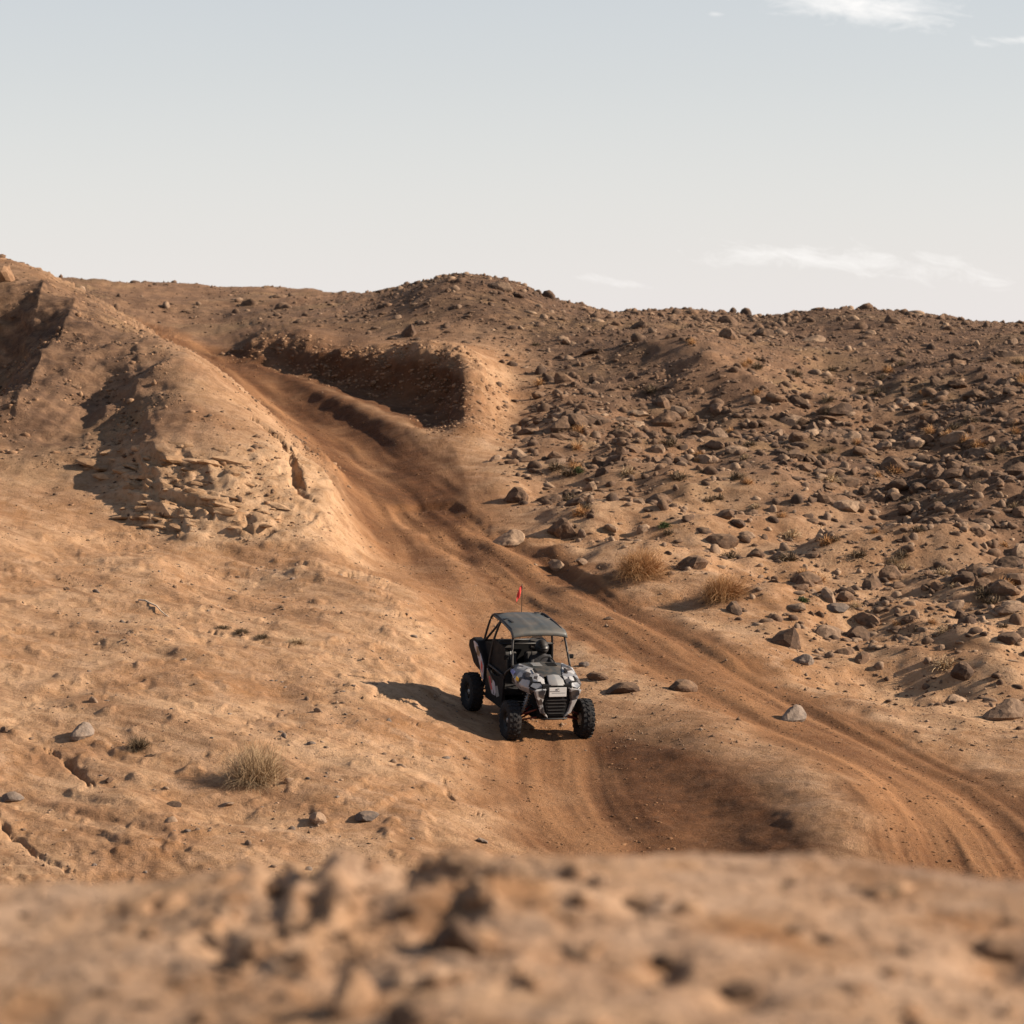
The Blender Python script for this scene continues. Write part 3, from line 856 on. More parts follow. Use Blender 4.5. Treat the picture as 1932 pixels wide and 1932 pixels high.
def put_rock(name, p, size, k, material, rz, squash=1.0, sink=.28, tilt=(0, 0)):
    o = link(name, rock_mesh(k, material))
    o.scale = (size, size, size * squash)
    o.rotation_euler = (tilt[0], tilt[1], rz)
    o.location = (p[0], p[1], p[2] + size * squash * (.42 - sink) * .6)
    return o


def scatter_rocks():
    n = 110000
    phi = rng.uniform(-.225, .225, n)
    r = np.sqrt(rng.uniform(46 ** 2, 156 ** 2, n))
    X = r * np.sin(phi); Y = r * np.cos(phi)
    z, M = land(X, Y)
    PX, PY = project(X, Y, z)
    B = lambda *a: blob(PX, PY, *a)
    patch = .5 + .9 * fbm(X / 3.0, Y / 3.0, 2, 301)
    up = sstep(895, 960, PX) * sstep(1010, 820, PY)                     # upper right slope
    den = .42 * up * np.clip(.35 + patch, .05, 1.4)
    den += 1.0 * B(880, 560, 160, 52) + 1.0 * B(1060, 620, 130, 65, 35) + .55 * B(1200, 690, 160, 60, 20)
    den += 1.0 * B(1640, 615, 320, 60, 3) + .7 * B(1850, 660, 160, 70) + .7 * B(1880, 900, 160, 110) + .5 * B(1150, 780, 130, 70)
    den += .6 * B(1650, 860, 220, 60, 15)
    den += .45 * M['varnish']
    low = sstep(960, 1080, PX) * sstep(900, 1000, PY)                    # lower right plain
    den += .20 * low * np.clip(patch, 0, 1.3) + .25 * B(1780, 1120, 220, 90) + .25 * B(1650, 1170, 160, 60) + .22 * B(1030, 1010, 100, 45)
    den += .25 * sstep(660, 560, PY) * np.clip(patch, 0, 1) * sstep(180, 400, PX)
    den += .10 * B(120, 700, 160, 160) + .12 * B(560, 620, 200, 30)
    den += .22 * sstep(960, 1060, PX) * (PY < 1350)
    den *= 1 - .95 * B(1270, 655, 70, 30, 25)
    den *= 1 - .9 * B(1330, 1130, 110, 70)
    s_, t_, d_ = TR_SIDE.dist(X, Y, 4); den *= sstep(1.8, 3.0, d_)
    s_, t_, d_ = TR_MAIN.dist(X, Y, 4); den *= sstep(2.4, 3.6, d_)
    den *= 1 - np.clip(M['dark'] * 2, 0, 1)
    side = sstep(700, 1000, PX + (PY < 640) * 900 )
    den *= np.where((PX < 930) & (PY > 660), .0, 1) * (1 - np.clip(M['rough'] * 4, 0, 1))
    den *= sstep(1500, 1350, PY)
    keep = rng.uniform(0, 1, n) < np.clip(den, 0, 1)
    X, Y, z, PX, PY, r = X[keep], Y[keep], z[keep], PX[keep], PY[keep], r[keep]
    z = ground_z(X, Y)
    m = len(X)
    print('rocks', m)
    size = .052 * np.exp(rng.normal(0, .68, m)) * (.84 + .48 * sstep(680, 800, PY) * sstep(1350, 1200, PY))
    size = np.clip(size, .03, .36)
    app = size / r * (np.abs(PX - 966) < 1000) * (PY < 1660)
    order = np.argsort(-app)
    return X[order], Y[order], z[order], PX[order], PY[order], size[order]


def rock_mass(name, X, Y, z0, size, sub, material, tone_lo=0, tone_hi=1, seed=5):
    """many small stones, joined"""
    z = ground_z(X, Y)
    g = np.random.default_rng(seed)
    protos = [rock_shape(sub, seed * 31 + k, flat=[.5, .7, .9][k % 3]) for k in range(10)]
    nv = len(protos[0][0]); F0 = protos[0][1]
    n = len(X)
    V = np.zeros((n, nv, 3)); kk = g.integers(0, 10, n); a = g.uniform(0, 6.28, n)
    allp = np.array([p[0] for p in protos])[kk]
    c, s = np.cos(a)[:, None], np.sin(a)[:, None]
    V[:, :, 0] = (allp[:, :, 0] * c - allp[:, :, 1] * s) * size[:, None] + X[:, None]
    V[:, :, 1] = (allp[:, :, 0] * s + allp[:, :, 1] * c) * size[:, None] + Y[:, None]
    V[:, :, 2] = allp[:, :, 2] * size[:, None] + (z - size * .08)[:, None]
    F = (F0[None] + (np.arange(n) * nv)[:, None, None]).reshape(-1, 3)
    me = bpy.data.meshes.new(name)
    me.vertices.add(n * nv); me.vertices.foreach_set('co', V.ravel())
    me.loops.add(F.size); me.loops.foreach_set('vertex_index', F.ravel())
    me.polygons.add(len(F)); me.polygons.foreach_set('loop_start', np.arange(0, F.size, 3))
    me.update(calc_edges=True)
    at = me.attributes.new('tone', 'FLOAT', 'POINT')
    at.data.foreach_set('value', np.repeat(g.uniform(tone_lo, tone_hi, n), nv).astype(np.float32))
    o = link(name, me, material=material)
    o['kind'] = 'stuff'
    return o


# rocks that stand out by themselves: (view x, view y of the foot, radius m, shape, material, squash, label)
NOTABLE = [
    (-6, 528, .60, 4, M_CLOD, 1.1, 'reddish rock crag at the far left end of the skyline'),
    (1497, 1358, .24, 2, M_GREY, .9, 'grey pointed rock at the lower edge of the wheel track right of the buggy'),
    (1288, 1303, .30, 1, M_ROCK, .62, 'wide low dark rock right of the buggy, below the rutted track'),
    (1178, 1306, .27, 5, M_ROCK, .6, 'low dark rock between the buggy and the wider dark rock'),
    (1130, 1283, .22, 3, M_ROCK, .8, 'dark rock closest to the right front fender of the buggy'),
    (1102, 1258, .13, 0, M_GREY, .9, 'small pale-topped rock just behind the right front fender of the buggy'),
    (1898, 1356, .33, 2, M_STONE, .85, 'rounded tan boulder at the right edge beyond the rutted track'),
    (1362, 1026, .35, 4, M_ROCK, .95, 'dark boulder with a shadowed front standing alone above the two dry bushes'),
    (962, 1030, .34, 2, M_STONE, .95, 'rounded boulder beside the top of the rutted track, left of the stony plain'),
    (1052, 1075, .30, 6, M_STONE, .9, 'pale boulder between the rutted track and the left dry bush'),
    (1100, 1065, .26, 8, M_STONE, .7, 'pale flat rock just left of the larger dry bush'),
    (1212, 1003, .24, 9, M_STONE, .75, 'pale rock above the larger dry bush'),
    (1150, 1168, .11, 7, M_ROCK, .8, 'small dark stone lying on the upper edge of the rutted track'),
    (1560, 1130, .22, 10, M_STONE, 1.0, 'pale upright rock on the stony plain right of the smaller dry bush'),
    (1580, 1150, .26, 3, M_GREY, .7, 'grey rock with a pale top in the middle of the stony plain'),
    (1620, 1205, .34, 1, M_ROCK, .65, 'broad dark rock on the right plain beyond the rutted track'),
    (1905, 1210, .30, 0, M_ROCK, .8, 'dark rock at the right edge above the tan boulder'),
    (1515, 1250, .18, 2, M_GREY, .8, 'small grey rock between the plain and the rutted track'),
    (1600, 960, .34, 4, M_STONE, .8, 'brown boulder with a pale right side in the middle right of the slope'),
    (1660, 950, .28, 9, M_ROCK, 1.0, 'dark boulder right of the brown boulder on the slope'),
    (1820, 1100, .26, 5, M_ROCK, .9, 'dark rock on the far right of the stony plain'),
    (1255, 800, .32, 2, M_ROCK, 1.0, 'dark boulder in the cluster below the light spur of the hill'),
    (1330, 870, .30, 4, M_STONE, .9, 'brown boulder on the slope above the stony plain'),
    (1240, 850, .34, 12, M_STONE, .8, 'sunlit orange boulder on the slope left of the brown boulder'),
    (1060, 812, .34, 2, M_ROCK, .9, 'dark boulder left on the slope, right of the sandy bowl rim'),
    (692, 1543, .18, 3, M_GREY, .7, 'dark grey stone on the sand left of the churned track, the larger of a pair'),
    (600, 1550, .16, 1, M_STONE, .7, 'pale stone with a dark left side, left of the dark grey stone'),
    (908, 1588, .12, 7, M_GREY, .9, 'small dark stone at the lower end of the sand beside the churned track'),
    (155, 1390, .20, 2, M_GREY, .9, 'dark rock at the head of the crack on the left slope'),
    (205, 1475, .12, 8, M_ROCK, .9, 'small dark stone right of the crack on the left slope'),
    (24, 1510, .15, 5, M_GREY, .8, 'dark stone near the left edge above the long thin crack'),
    (10, 1382, .16, 6, M_ROCK, .7, 'dark stone on the left edge level with the crack'),
    (330, 1520, .16, 9, M_ROCK, .5, 'flat dark stone below the round dry shrub, on its left'),
    (430, 1520, .14, 11, M_STONE, .6, 'flat brown stone below the round dry shrub'),
    (282, 1428, .10, 7, M_ROCK, .8, 'small dark stone under the twiggy low plant on the left'),
]


ZONES = [
    (0, 700, 0, 1000, 'brown rock strewn on the far plateau above the top of the sand track', 'rocks on the far plateau'),
    (700, 1110, 0, 590, 'dark rock strewn on the top of the rounded middle hill on the skyline', 'rocks on the middle hill top'),
    (0, 1180, 590, 720, 'dark rock strewn on the lower flank of the rounded middle hill', 'rocks on the flank of the middle hill'),
    (1110, 1440, 0, 680, 'dark rock strewn between the two skyline hills', 'rocks between the skyline hills'),
    (1440, 2100, 0, 660, 'dark rock strewn on the crest of the right-hand skyline hill', 'rocks on the right skyline hill'),
    (1180, 1560, 660, 900, 'dark rock strewn in the middle of the stony slope', 'rocks in the middle of the slope'),
    (1560, 2100, 660, 1010, 'dark rock in the dense field under the right-hand skyline hill', 'rocks under the right hill'),
    (900, 1180, 720, 960, 'dark rock strewn on the slope beside the sandy bank', 'rocks beside the sandy bank'),
    (0, 0, 0, 0, 'dark rock strewn on the sandy plain right of the rutted track', 'rocks on the sandy plain'),
]


def build_rocks():
    for i, (px, py, sz, k, m, sq, lab) in enumerate(NOTABLE):
        p = ray_ground(px, py)
        o = put_rock('rock', p, sz, k, m, random.uniform(0, 6.28), sq * 1.15, .3)
        tag(o, lab, 'rock')
    X, Y, z, PX, PY, size = scatter_rocks()
    N = 266
    for i in range(N):
        hi = PY[i] < 760
        m = M_ROCK if random.random() < (.85 if hi else .7) else M_STONE
        o = put_rock('rock', (X[i], Y[i], z[i]), size[i], random.randrange(0, 14), m, random.uniform(0, 6.28), random.uniform(.7, 1.1), .3, (random.uniform(-.3, .3), random.uniform(-.3, .3)))
        zone = ZONES[-1]
        for zn in ZONES[:-1]:
            if zn[0] <= PX[i] < zn[1] and zn[2] <= PY[i] < zn[3]: zone = zn; break
        pale = m is M_STONE
        tag(o, zone[4].replace('dark rock', 'pale brown rock').replace('brown rock strewn on the far', 'pale rock strewn on the far') if pale else zone[4], 'rock', zone[5] + (', paler ones' if pale else ''))
    rest = slice(N, None)
    a, b, c, s, py = X[rest], Y[rest], z[rest], size[rest], PY[rest]
    m = rng.uniform(0, 1, len(a)) < np.where(py < 900, .85, .65)
    big = np.arange(len(a)) < 3000
    rock_mass('scattered_rocks', a[m & big], b[m & big], c[m & big], s[m & big], 2, M_ROCK, seed=5)
    rock_mass('scattered_stones', a[~m & big], b[~m & big], c[~m & big], s[~m & big], 2, M_STONE, seed=6)
    mdl = ~big & (np.arange(len(a)) < 9000); sm = ~big & ~mdl
    rock_mass('dark_grit', a[sm], b[sm], None, s[sm], 0, M_ROCK, seed=25)
    big = ~mdl
    rock_mass('rock_rubble', a[m & ~big], b[m & ~big], c[m & ~big], s[m & ~big], 1, M_ROCK, seed=15)
    rock_mass('stone_rubble', a[~m & ~big], b[~m & ~big], c[~m & ~big], s[~m & ~big], 1, M_STONE, seed=16)
    print('rocks', len(X))
    # gravel: grit and pebbles nobody could count
    n = 40000
    phi = rng.uniform(-.21, .21, n); r = np.sqrt(rng.uniform(45 ** 2, 125 ** 2, n))
    r[: n // 2] = rng.uniform(45, 78, n // 2)
    X = r * np.sin(phi); Y = r * np.cos(phi); z, M = land(X, Y); PX, PY = project(X, Y, z)
    patch = fbm(X / 2.2, Y / 2.2, 2, 311)
    den = np.where(PX > 1000 + (1300 - PY) * .0, .8, .0) * (PY < 1420) + .45 * sstep(-.1, .6, patch) * (PX < 1000) * (PY > 1000) + .35 * M['knob'] + .5 * (PY < 1000) * (PX < 900) * sstep(0, .7, patch)
    den *= 1 - .85 * M['track']
    keep = rng.uniform(0, 1, n) < den
    X, Y, z = X[keep], Y[keep], z[keep]
    sz = np.clip(.022 * np.exp(rng.normal(0, .6, len(X))), .012, .085)
    gd = rng.uniform(0, 1, len(X)) < .5
    rock_mass('gravel', X[gd], Y[gd], None, sz[gd], 0, M_STONE, seed=8)
    rock_mass('dark_gravel', X[~gd], Y[~gd], None, sz[~gd], 0, M_ROCK, seed=38)
    n = 26000
    phi = rng.uniform(-.19, -.02, n); r = rng.uniform(73, 112, n)
    X = r * np.sin(phi); Y = r * np.cos(phi); z, M = land(X, Y)
    k = rng.uniform(0, 1, n) < .9 * np.clip(M['rough'] + .5 * M['knob'], 0, 1) * sstep(-.3, .5, fbm(X / 2, Y / 2, 2, 341))
    sz = np.clip(.04 * np.exp(rng.normal(0, .6, k.sum())), .02, .16)
    xk, yk = X[k], Y[k]
    hd = rng.uniform(0, 1, len(xk)) < .55
    rock_mass('hill_rubble', xk[~hd], yk[~hd], None, sz[~hd], 1, M_CLOD, seed=18)
    rock_mass('dark_hill_rubble', xk[hd], yk[hd], None, sz[hd], 1, M_ROCK, seed=28)
    n = 9000
    ln = TR_SIDE; kk = rng.integers(0, len(ln.p) - 1, n); f = rng.uniform(0, 1, n)[:, None]
    q = ln.p[kk] * (1 - f) + ln.p[kk + 1] * f
    q = q + rng.normal(0, 1.3, (n, 2))
    ln = TR_MAIN; kk = rng.integers(0, len(ln.p) - 1, n); f = rng.uniform(0, 1, n)[:, None]
    q2 = ln.p[kk] * (1 - f) + ln.p[kk + 1] * f + rng.normal(0, 1.5, (n, 2))
    ln = RIM; kk = rng.integers(0, len(ln.p) - 1, 2600); f = rng.uniform(0, 1, 2600)[:, None]
    q3 = ln.p[kk] * (1 - f) + ln.p[kk + 1] * f + rng.normal(0, .8, (2600, 2))
    rock_mass('bank_clods', q3[:, 0], q3[:, 1], None, np.clip(.04 * np.exp(rng.normal(0, .55, 2600)), .02, .15), 1, M_CLOD, seed=29)
    q = np.vstack([q, q2]); X, Y = q[:, 0], q[:, 1]; z, M = land(X, Y)
    k = (M['track'] > .15) & (rng.uniform(0, 1, len(X)) < .25 + .6 * sstep(0, .5, fbm(X / 1.2, Y / 1.2, 2, 351)))
    sz = np.clip(.018 * np.exp(rng.normal(0, .55, k.sum())), .01, .06)
    rock_mass('track_clods', X[k], Y[k], z[k], sz, 1, M_DAMP, seed=19)
    # stones on the left sand
    n = 700
    PXs = rng.uniform(0, 930, n); PYs = rng.uniform(1060, 1640, n)
    left = 0
    X, Y, sz = [], [], []
    xs = rng.uniform(-9.5, 0, 4200); ys = rng.uniform(46, 72, 4200)
    zz, M = land(xs, ys); qx, qy = project(xs, ys, zz)
    pt = fbm(xs / 2.5, ys / 2.5, 2, 321)
    ok = (qx > -40) & (qx < 930) & (rng.uniform(0, 1, 4200) < .04 + .35 * sstep(.1, .7, pt)) & (M['track'] < .2)
    xs, ys, zz = xs[ok], ys[ok], zz[ok]
    sz = np.clip(.035 * np.exp(rng.normal(0, .5, len(xs))), .02, .11)
    for mname, sl in (('dark_pebbles', slice(0, None, 2)), ('pale_pebbles', slice(1, None, 2))):
        rock_mass(mname, xs[sl], ys[sl], zz[sl], sz[sl], 2, M_GREY if mname[0] == 'd' else M_STONE, seed=9)


build_rocks()


def build_outcrop():
    """weathered sandstone ledges breaking out of the knob"""
    ms = rock_material('tan_sandstone', (.24, .135, .068), (.42, .27, .16), (.48, .33, .21))
    root = bpy.data.objects.new('sandstone_outcrop', None); COL.objects.link(root)
    root.location = ray_ground(350, 990, 70, 95)
    tag(root, 'pale tan eroded sandstone outcrop of broken ledges at the foot of the left hill', 'outcrop')
    shapes = []
    for k in range(8):
        V, F = rock_shape(2, 700 + k, flat=.55, cuts=14, lo=.55)
        me = mesh_from('ledge', V, F); me.materials.append(ms); shapes.append(me)
    g = np.random.default_rng(21)
    inv = Matrix.Translation(root.location).inverted()
    n = 0
    while n < 95:
        a = g.uniform(0, 6.28); rad = math.sqrt(g.uniform(0, 1))
        px = 350 + 185 * rad * math.cos(a); py = 925 + 88 * rad * math.sin(a) + (px - 350) * .12
        if px > 480 and g.uniform() < .6: continue
        n += 1
        p = ray_ground(px, py, 70, 95)
        sz = min(.62, .20 * math.exp(g.normal(0, .45)))
        o = link('ledge', shapes[g.integers(0, 8)], root)
        o.matrix_parent_inverse = inv
        o.location = (p.x, p.y + sz * .55, p.z - sz * .05)
        o.scale = (sz * 1.35, sz * .9, sz * .62)
        o.rotation_euler = (g.normal(.0, .12), g.normal(.14, .10), g.normal(.1, .4))


build_outcrop()


def build_foreground():
    """clods and stones on the near rise, out of focus"""
    spots = [  # view x, y, radius, shape, squash, label
        (860, 1790, .085, 2, 1.0, 'large orange clod right of the dark hollow in the blurred foreground'),
        (905, 1775, .05, 4, .8, 'pale lump leaning on the large orange clod in the foreground'),
        (770, 1725, .035, 1, .9, 'pale clod just under the dark hollow in the foreground'),
        (865, 1640, .05, 0, .7, 'pale clod on the crest above the dark hollow'),
        (940, 1650, .04, 3, .8, 'brown clod on the crest right of the dark hollow'),
        (640, 1598, .035, 5, 1.1, 'small stone standing on the crest of the near rise'),
        (570, 1815, .045, 1, .8, 'pale rounded clod left of centre in the foreground'),
        (480, 1800, .045, 2, .9, 'orange clod in the left half of the foreground'),
        (1130, 1665, .03, 3, .8, 'small dark clod on the crest right of centre'),
        (1200, 1708, .045, 5, .6, 'flat dark stone in the right half of the foreground'),
        (1250, 1820, .04, 4, .8, 'dark stone low in the right half of the foreground'),
        (1390, 1880, .06, 2, .6, 'dark lump near the bottom right of the foreground'),
        (340, 1860, .035, 0, .9, 'small dark clod low in the left of the foreground'),
        (410, 1790, .04, 5, .8, 'dark lump left of the orange clod in the foreground'),
        (1560, 1780, .035, 3, .7, 'small dark stone in the far right of the foreground'),
        (1880, 1800, .08, 1, .6, 'dark rock at the right edge of the foreground'),
        (1500, 1760, .035, 0, .7, 'dark stone near the right edge, middle of the foreground'),
        (665, 1900, .07, 2, 1.1, 'upright clod at the bottom edge left of the centre'),
        (780, 1925, .07, 5, .8, 'dark clod at the bottom edge near the centre'),
        (430, 1660, .05, 4, .8, 'brown clod on the left end of the crest'),
    ]
    for (px, py, sz, k, sq, lab) in spots:
        p = ray_ground(px, py, 4.5, 14)
        dark = 'dark' in lab
        o = put_rock('clod', p, sz * .8, k, M_ROCK if dark else M_CLOD, random.uniform(0, 6.28), sq, .1)
        tag(o, lab, 'rock' if 'stone' in lab or 'rock' in lab else 'clod')
    # crumbled earth: uncounted lumps
    n = 5200
    X = rng.uniform(-2.4, 2.4, n); Y = rng.uniform(4.6, 10.2, n)
    z, M = land(X, Y); PX, PY = project(X, Y, z)
    den = .04 + .8 * np.exp(-(((PX - 700) / 300) ** 2 + ((PY - 1740) / 170) ** 2)) + .22 * sstep(.1, .7, fbm(X / .6, Y / .6, 2, 331))
    k = rng.uniform(0, 1, n) < den
    sz = np.clip(.016 * np.exp(rng.normal(0, .65, k.sum())), .006, .06)
    rock_mass('crumbled_earth', X[k], Y[k], z[k], sz, 2, M_CLOD, seed=12)
    n = 1500
    X = rng.uniform(-2.2, 2.2, n); Y = rng.uniform(5.0, 9.8, n)
    sz = np.clip(.009 * np.exp(rng.normal(0, .6, n)), .004, .035)
    h = rng.uniform(0, 1, n) < .55
    rock_mass('dark_foreground_grit', X[h], Y[h], None, sz[h], 1, M_ROCK, seed=13)
    rock_mass('pale_foreground_grit', X[~h], Y[~h], None, sz[~h], 1, M_STONE, seed=14)


build_foreground()


# ------------------------------------------------------------------ plants
def twig_material(name, c0, c1):
    m, nt, b = mat(name)
    at = nd(nt, 'ShaderNodeAttribute', attribute_name='tone').outputs['Fac']
    c = mixc(nt, at, c0, c1)
    nt.links.new(c, b.inputs['Base Color'])
    b.inputs['Roughness'].default_value = .8
    b.inputs['Specular IOR Level'].default_value = .2
    return m


M_TWIG = twig_material('dry_twig', (.30, .15, .06), (.52, .31, .15))
M_PALE = twig_material('pale_dry_twig', (.30, .205, .12), (.48, .355, .22))
M_DARKTWIG = twig_material('dark_scrub_twig', (.06, .045, .03), (.20, .14, .085))
M_GREEN = twig_material('green_leaf', (.035, .055, .02), (.10, .13, .05))


def strands(name, n, rad, hgt, width, material, seed, spread=1.0, droop=.25, segs=4, base_r=.25, lean=(0, 0)):
    """a tuft of curved twigs, each a thin three-sided rod"""
    g = np.random.default_rng(seed)
    V, F, T = [], [], []
    for i in range(n):
        a = g.uniform(0, 2 * math.pi)
        e = math.acos(g.uniform(.05, 1) ** .8) * spread
        L = g.uniform(.6, 1.0)
        d = np.array([math.cos(a) * math.sin(e) * rad + lean[0], math.sin(a) * math.sin(e) * rad + lean[1], math.cos(e) * hgt]) * L
        b0 = np.array([g.normal(0, base_r * rad * .5), g.normal(0, base_r * rad * .5), -.02])
        bend = g.normal(0, .18, 3) * rad
        start = g.uniform(0, .45) if i > n * .3 else 0
        tone = g.uniform(0, 1)
        base = len(V)
        for s in range(segs + 1):
            t = start + (1 - start) * s / segs
            p = b0 + d * t + bend * math.sin(t * 3.1) * .5 + np.array([0, 0, -droop * hgt * t ** 3 * math.sin(e)])
            w = width * (1 - .75 * s / segs)
            for q in range(3):
                an = q * 2.094 + a
                V.append(p + np.array([math.cos(an), math.sin(an), .3 * math.sin(an * 2)]) * w); T.append(tone)
        for s in range(segs):
            for q in range(3):
                q2 = (q + 1) % 3
                F.append((base + s * 3 + q, base + s * 3 + q2, base + s * 3 + 3 + q2, base + s * 3 + 3 + q))
    me = mesh_from(name, V, F)
    at = me.attributes.new('tone', 'FLOAT', 'POINT'); at.data.foreach_set('value', np.array(T, np.float32))
    me.materials.append(material)
    return me


def plant(name, px, py, rad, hgt, n, material, seed, label, cat, width=.006, group=None, **kw):
    p = ray_ground(px, py)
    root = bpy.data.objects.new(name, None); COL.objects.link(root)
    root.location = p; root.empty_display_size = .2
    link('twigs', strands('twigs', n, rad, hgt, width, material, seed, **kw), root)
    link('stem', strands('stem', 14, rad * .55, hgt * .5, width * 2.2, M_DARKTWIG, seed + 1, spread=.8, base_r=.12), root)
    return tag(root, label, cat, group)


plant('dry_bush', 1205, 1085, .92, .85, 2600, M_TWIG, 501, 'larger round dry orange-brown bush at the edge of the stony plain', 'bush', .0055, lean=(.12, 0))
plant('dry_bush', 1362, 1130, .85, .75, 2300, M_TWIG, 503, 'smaller dry orange-brown bush right of the larger one, above the rutted track', 'bush', .0055, lean=(.15, 0))
plant('dry_shrub', 485, 1475, .85, .95, 1700, M_PALE, 505, 'pale round see-through dry shrub on the left sand slope', 'shrub', .0045, base_r=.3)
plant('low_scrub', 262, 1415, .38, .30, 420, M_DARKTWIG, 507, 'low dark twiggy plant left of the round dry shrub', 'shrub', .006)
for i, (px, py, rr, hh) in enumerate([(420, 1188, .24, .12), (455, 1196, .28, .16), (495, 1204, .26, .13), (560, 1215, .34, .17)]):
    plant('low_scrub', px, py, rr, hh, 260, M_DARKTWIG if i < 3 else M_PALE, 510 + i * 3, ['low dark scrub, first from the left in the row along the ledge', 'low dark scrub, second in the row along the ledge', 'low dark scrub, third in the row along the ledge', 'pale brown tuft at the right end of the scrub row along the ledge'][i], 'shrub', .007)
for i, (px, py, rr, lab) in enumerate([(1254, 996, .26, 'small dark green plant above the larger dry bush'), (1514, 1135, .20, 'tiny green plant beside the pale upright rock'), (1092, 893, .32, 'low green plant on the plain below the sandy bank')]):
    plant('green_plant', px, py, rr, rr * .8, 240, M_GREEN, 530 + i * 3, lab, 'plant', .012)
# small tufts over the stony slope
_g = np.random.default_rng(77)
TUFT = [(strands('twigs', 130, .22, .2, .008, m_, 560 + k)) for k, m_ in enumerate((M_TWIG, M_PALE, M_DARKTWIG))]
_c = 0
while _c < 110:
    px = _g.uniform(1000, 1930); py = _g.uniform(640, 1300)
    if py > 1040 + (px - 1100) * .42 - 60: continue
    p = ray_ground(px, py)
    o = link('grass_tuft', TUFT[_g.integers(0, 3) if py > 850 else _g.choice([0, 2, 2])])
    o.location = p; s_ = _g.uniform(.8, 2.2); o.scale = (s_, s_, s_); o.rotation_euler = (0, 0, _g.uniform(0, 6.28))
    tag(o, 'small dry tuft growing among the rocks of the right slope', 'tuft', 'dry tufts among the rocks')
    _c += 1


for i, (px, py, hh, lab) in enumerate([(1215, 1745, .16, 'thin dry stalk standing beside the flat dark stone in the foreground'), (1690, 1700, .14, 'thin dry stalk in the right part of the foreground'), (1480, 1690, .11, 'short dry stalk right of centre on the near crest'), (590, 1680, .10, 'short dry stalk left of the dark hollow in the foreground')]):
    p = ray_ground(px, py, 4.5, 14)
    o = link('dry_stalk', strands('dry_stalk', 5, .05, hh, .0022, M_DARKTWIG, 600 + i, spread=.5))
    o.location = p
    tag(o, lab, 'plant')


def build_stick():
    a = ray_ground(262, 1135); b = ray_ground(322, 1168)
    n = 7; V, F = [], []
    d = (b - a); side = Vector((-d.y, d.x, 0)).normalized()
    for i in range(n):
        t = i / (n - 1)
        p = a.lerp(b, t)
        p.z = max(height(p.x, p.y), p.z) + .03 + .02 * math.sin(t * 5)
        p += side * .05 * math.sin(t * 4)
        w = .022 * (1 - .5 * t)
        for q in range(6):
            an = q * math.pi / 3
            V.append(p + side * math.cos(an) * w + Vector((0, 0, math.sin(an) * w)))
    for i in range(n - 1):
        for q in range(6):
            F.append((i * 6 + q, i * 6 + (q + 1) % 6, i * 6 + 6 + (q + 1) % 6, i * 6 + 6 + q))
    F.append(tuple(range(5, -1, -1))); F.append(tuple(range((n - 1) * 6, n * 6)))
    me = mesh_from('stick', V, F)
    m, nt, bs = mat('bleached_wood')
    geo = nd(nt, 'ShaderNodeNewGeometry')
    nt.links.new(mixc(nt, noise(nt, geo.outputs['Position'], 30), (.42, .33, .24), (.66, .56, .45)), bs.inputs['Base Color'])
    bs.inputs['Roughness'].default_value = .8
    tag(link('stick', me, material=m, smooth=True), 'thin bleached stick lying on the sand left of the scrub row', 'stick')


build_stick()


# ------------------------------------------------------------------ the buggy (y runs from the nose to the tail, front axle at y = 0)
def paint(name, color, rough=.5, metal=0.0, spec=.5, dust=.25, dust_scale=5.0):
    m, nt, b = mat(name)
    tc = nd(nt, 'ShaderNodeTexCoord')
    n = noise(nt, tc.outputs['Object'], dust_scale, 5, .65)
    c = mixc(nt, ramp(nt, n, [(.42, 0), (.75, dust)]), color, (.40, .26, .16))
    nt.links.new(c, b.inputs['Base Color'])
    r = ramp(nt, n, [(.3, rough), (.75, min(1, rough + .3))])
    nt.links.new(r, b.inputs['Roughness'])
    b.inputs['Metallic'].default_value = metal
    b.inputs['Specular IOR Level'].default_value = spec
    return m


def graphic(name, base, base2, scale, thr):
    """white plastic with printed dark camouflage flecks"""
    m, nt, b = mat(name)
    tc = nd(nt, 'ShaderNodeTexCoord')
    v = nd(nt, 'ShaderNodeTexVoronoi', feature='F1'); v.inputs['Scale'].default_value = scale
    nt.links.new(tc.outputs['Object'], v.inputs['Vector'])
    sp = nd(nt, 'ShaderNodeSeparateColor'); nt.links.new(v.outputs['Color'], sp.inputs[0])
    c = mixc(nt, ramp(nt, sp.outputs[0], [(.5, 0), (.52, 1)]), base, base2)
    c = mixc(nt, ramp(nt, sp.outputs[1], [(thr, 0), (thr + .02, 1)]), c, (.025, .025, .03))
    n = noise(nt, tc.outputs['Object'], 6, 5, .65)
    c = mixc(nt, ramp(nt, n, [(.45, 0), (.8, .3)]), c, (.42, .29, .19))
    nt.links.new(c, b.inputs['Base Color'])
    b.inputs['Roughness'].default_value = .38
    return m


K_BLACK = paint('black_plastic', (.005, .0055, .007), .65, dust=.02, spec=.2)
K_FRAME = paint('black_tube', (.008, .008, .010), .45, dust=.03)
K_RUBBER = paint('tyre_rubber', (.012, .013, .016), .8, spec=.3, dust=.05)
K_RIM = paint('black_rim', (.02, .02, .022), .35, .6, dust=.12)
K_ROOF = paint('grey_roof', (.062, .069, .070), .42, .2, dust=.18, dust_scale=3)
K_HOOD = paint('dark_grey_hood', (.028, .032, .033), .45, dust=.2)
K_WHITE = graphic('white_printed_panel', (.36, .365, .375), (.18, .185, .20), 9.0, .58)
K_WHITE2 = graphic('lavender_printed_panel', (.42, .41, .47), (.28, .28, .33), 6.0, .78)
K_PLATE = paint('number_plate', (.46, .46, .46), .5, dust=.12)
K_GREYP = paint('grey_panel', (.20, .21, .22), .45, dust=.2)
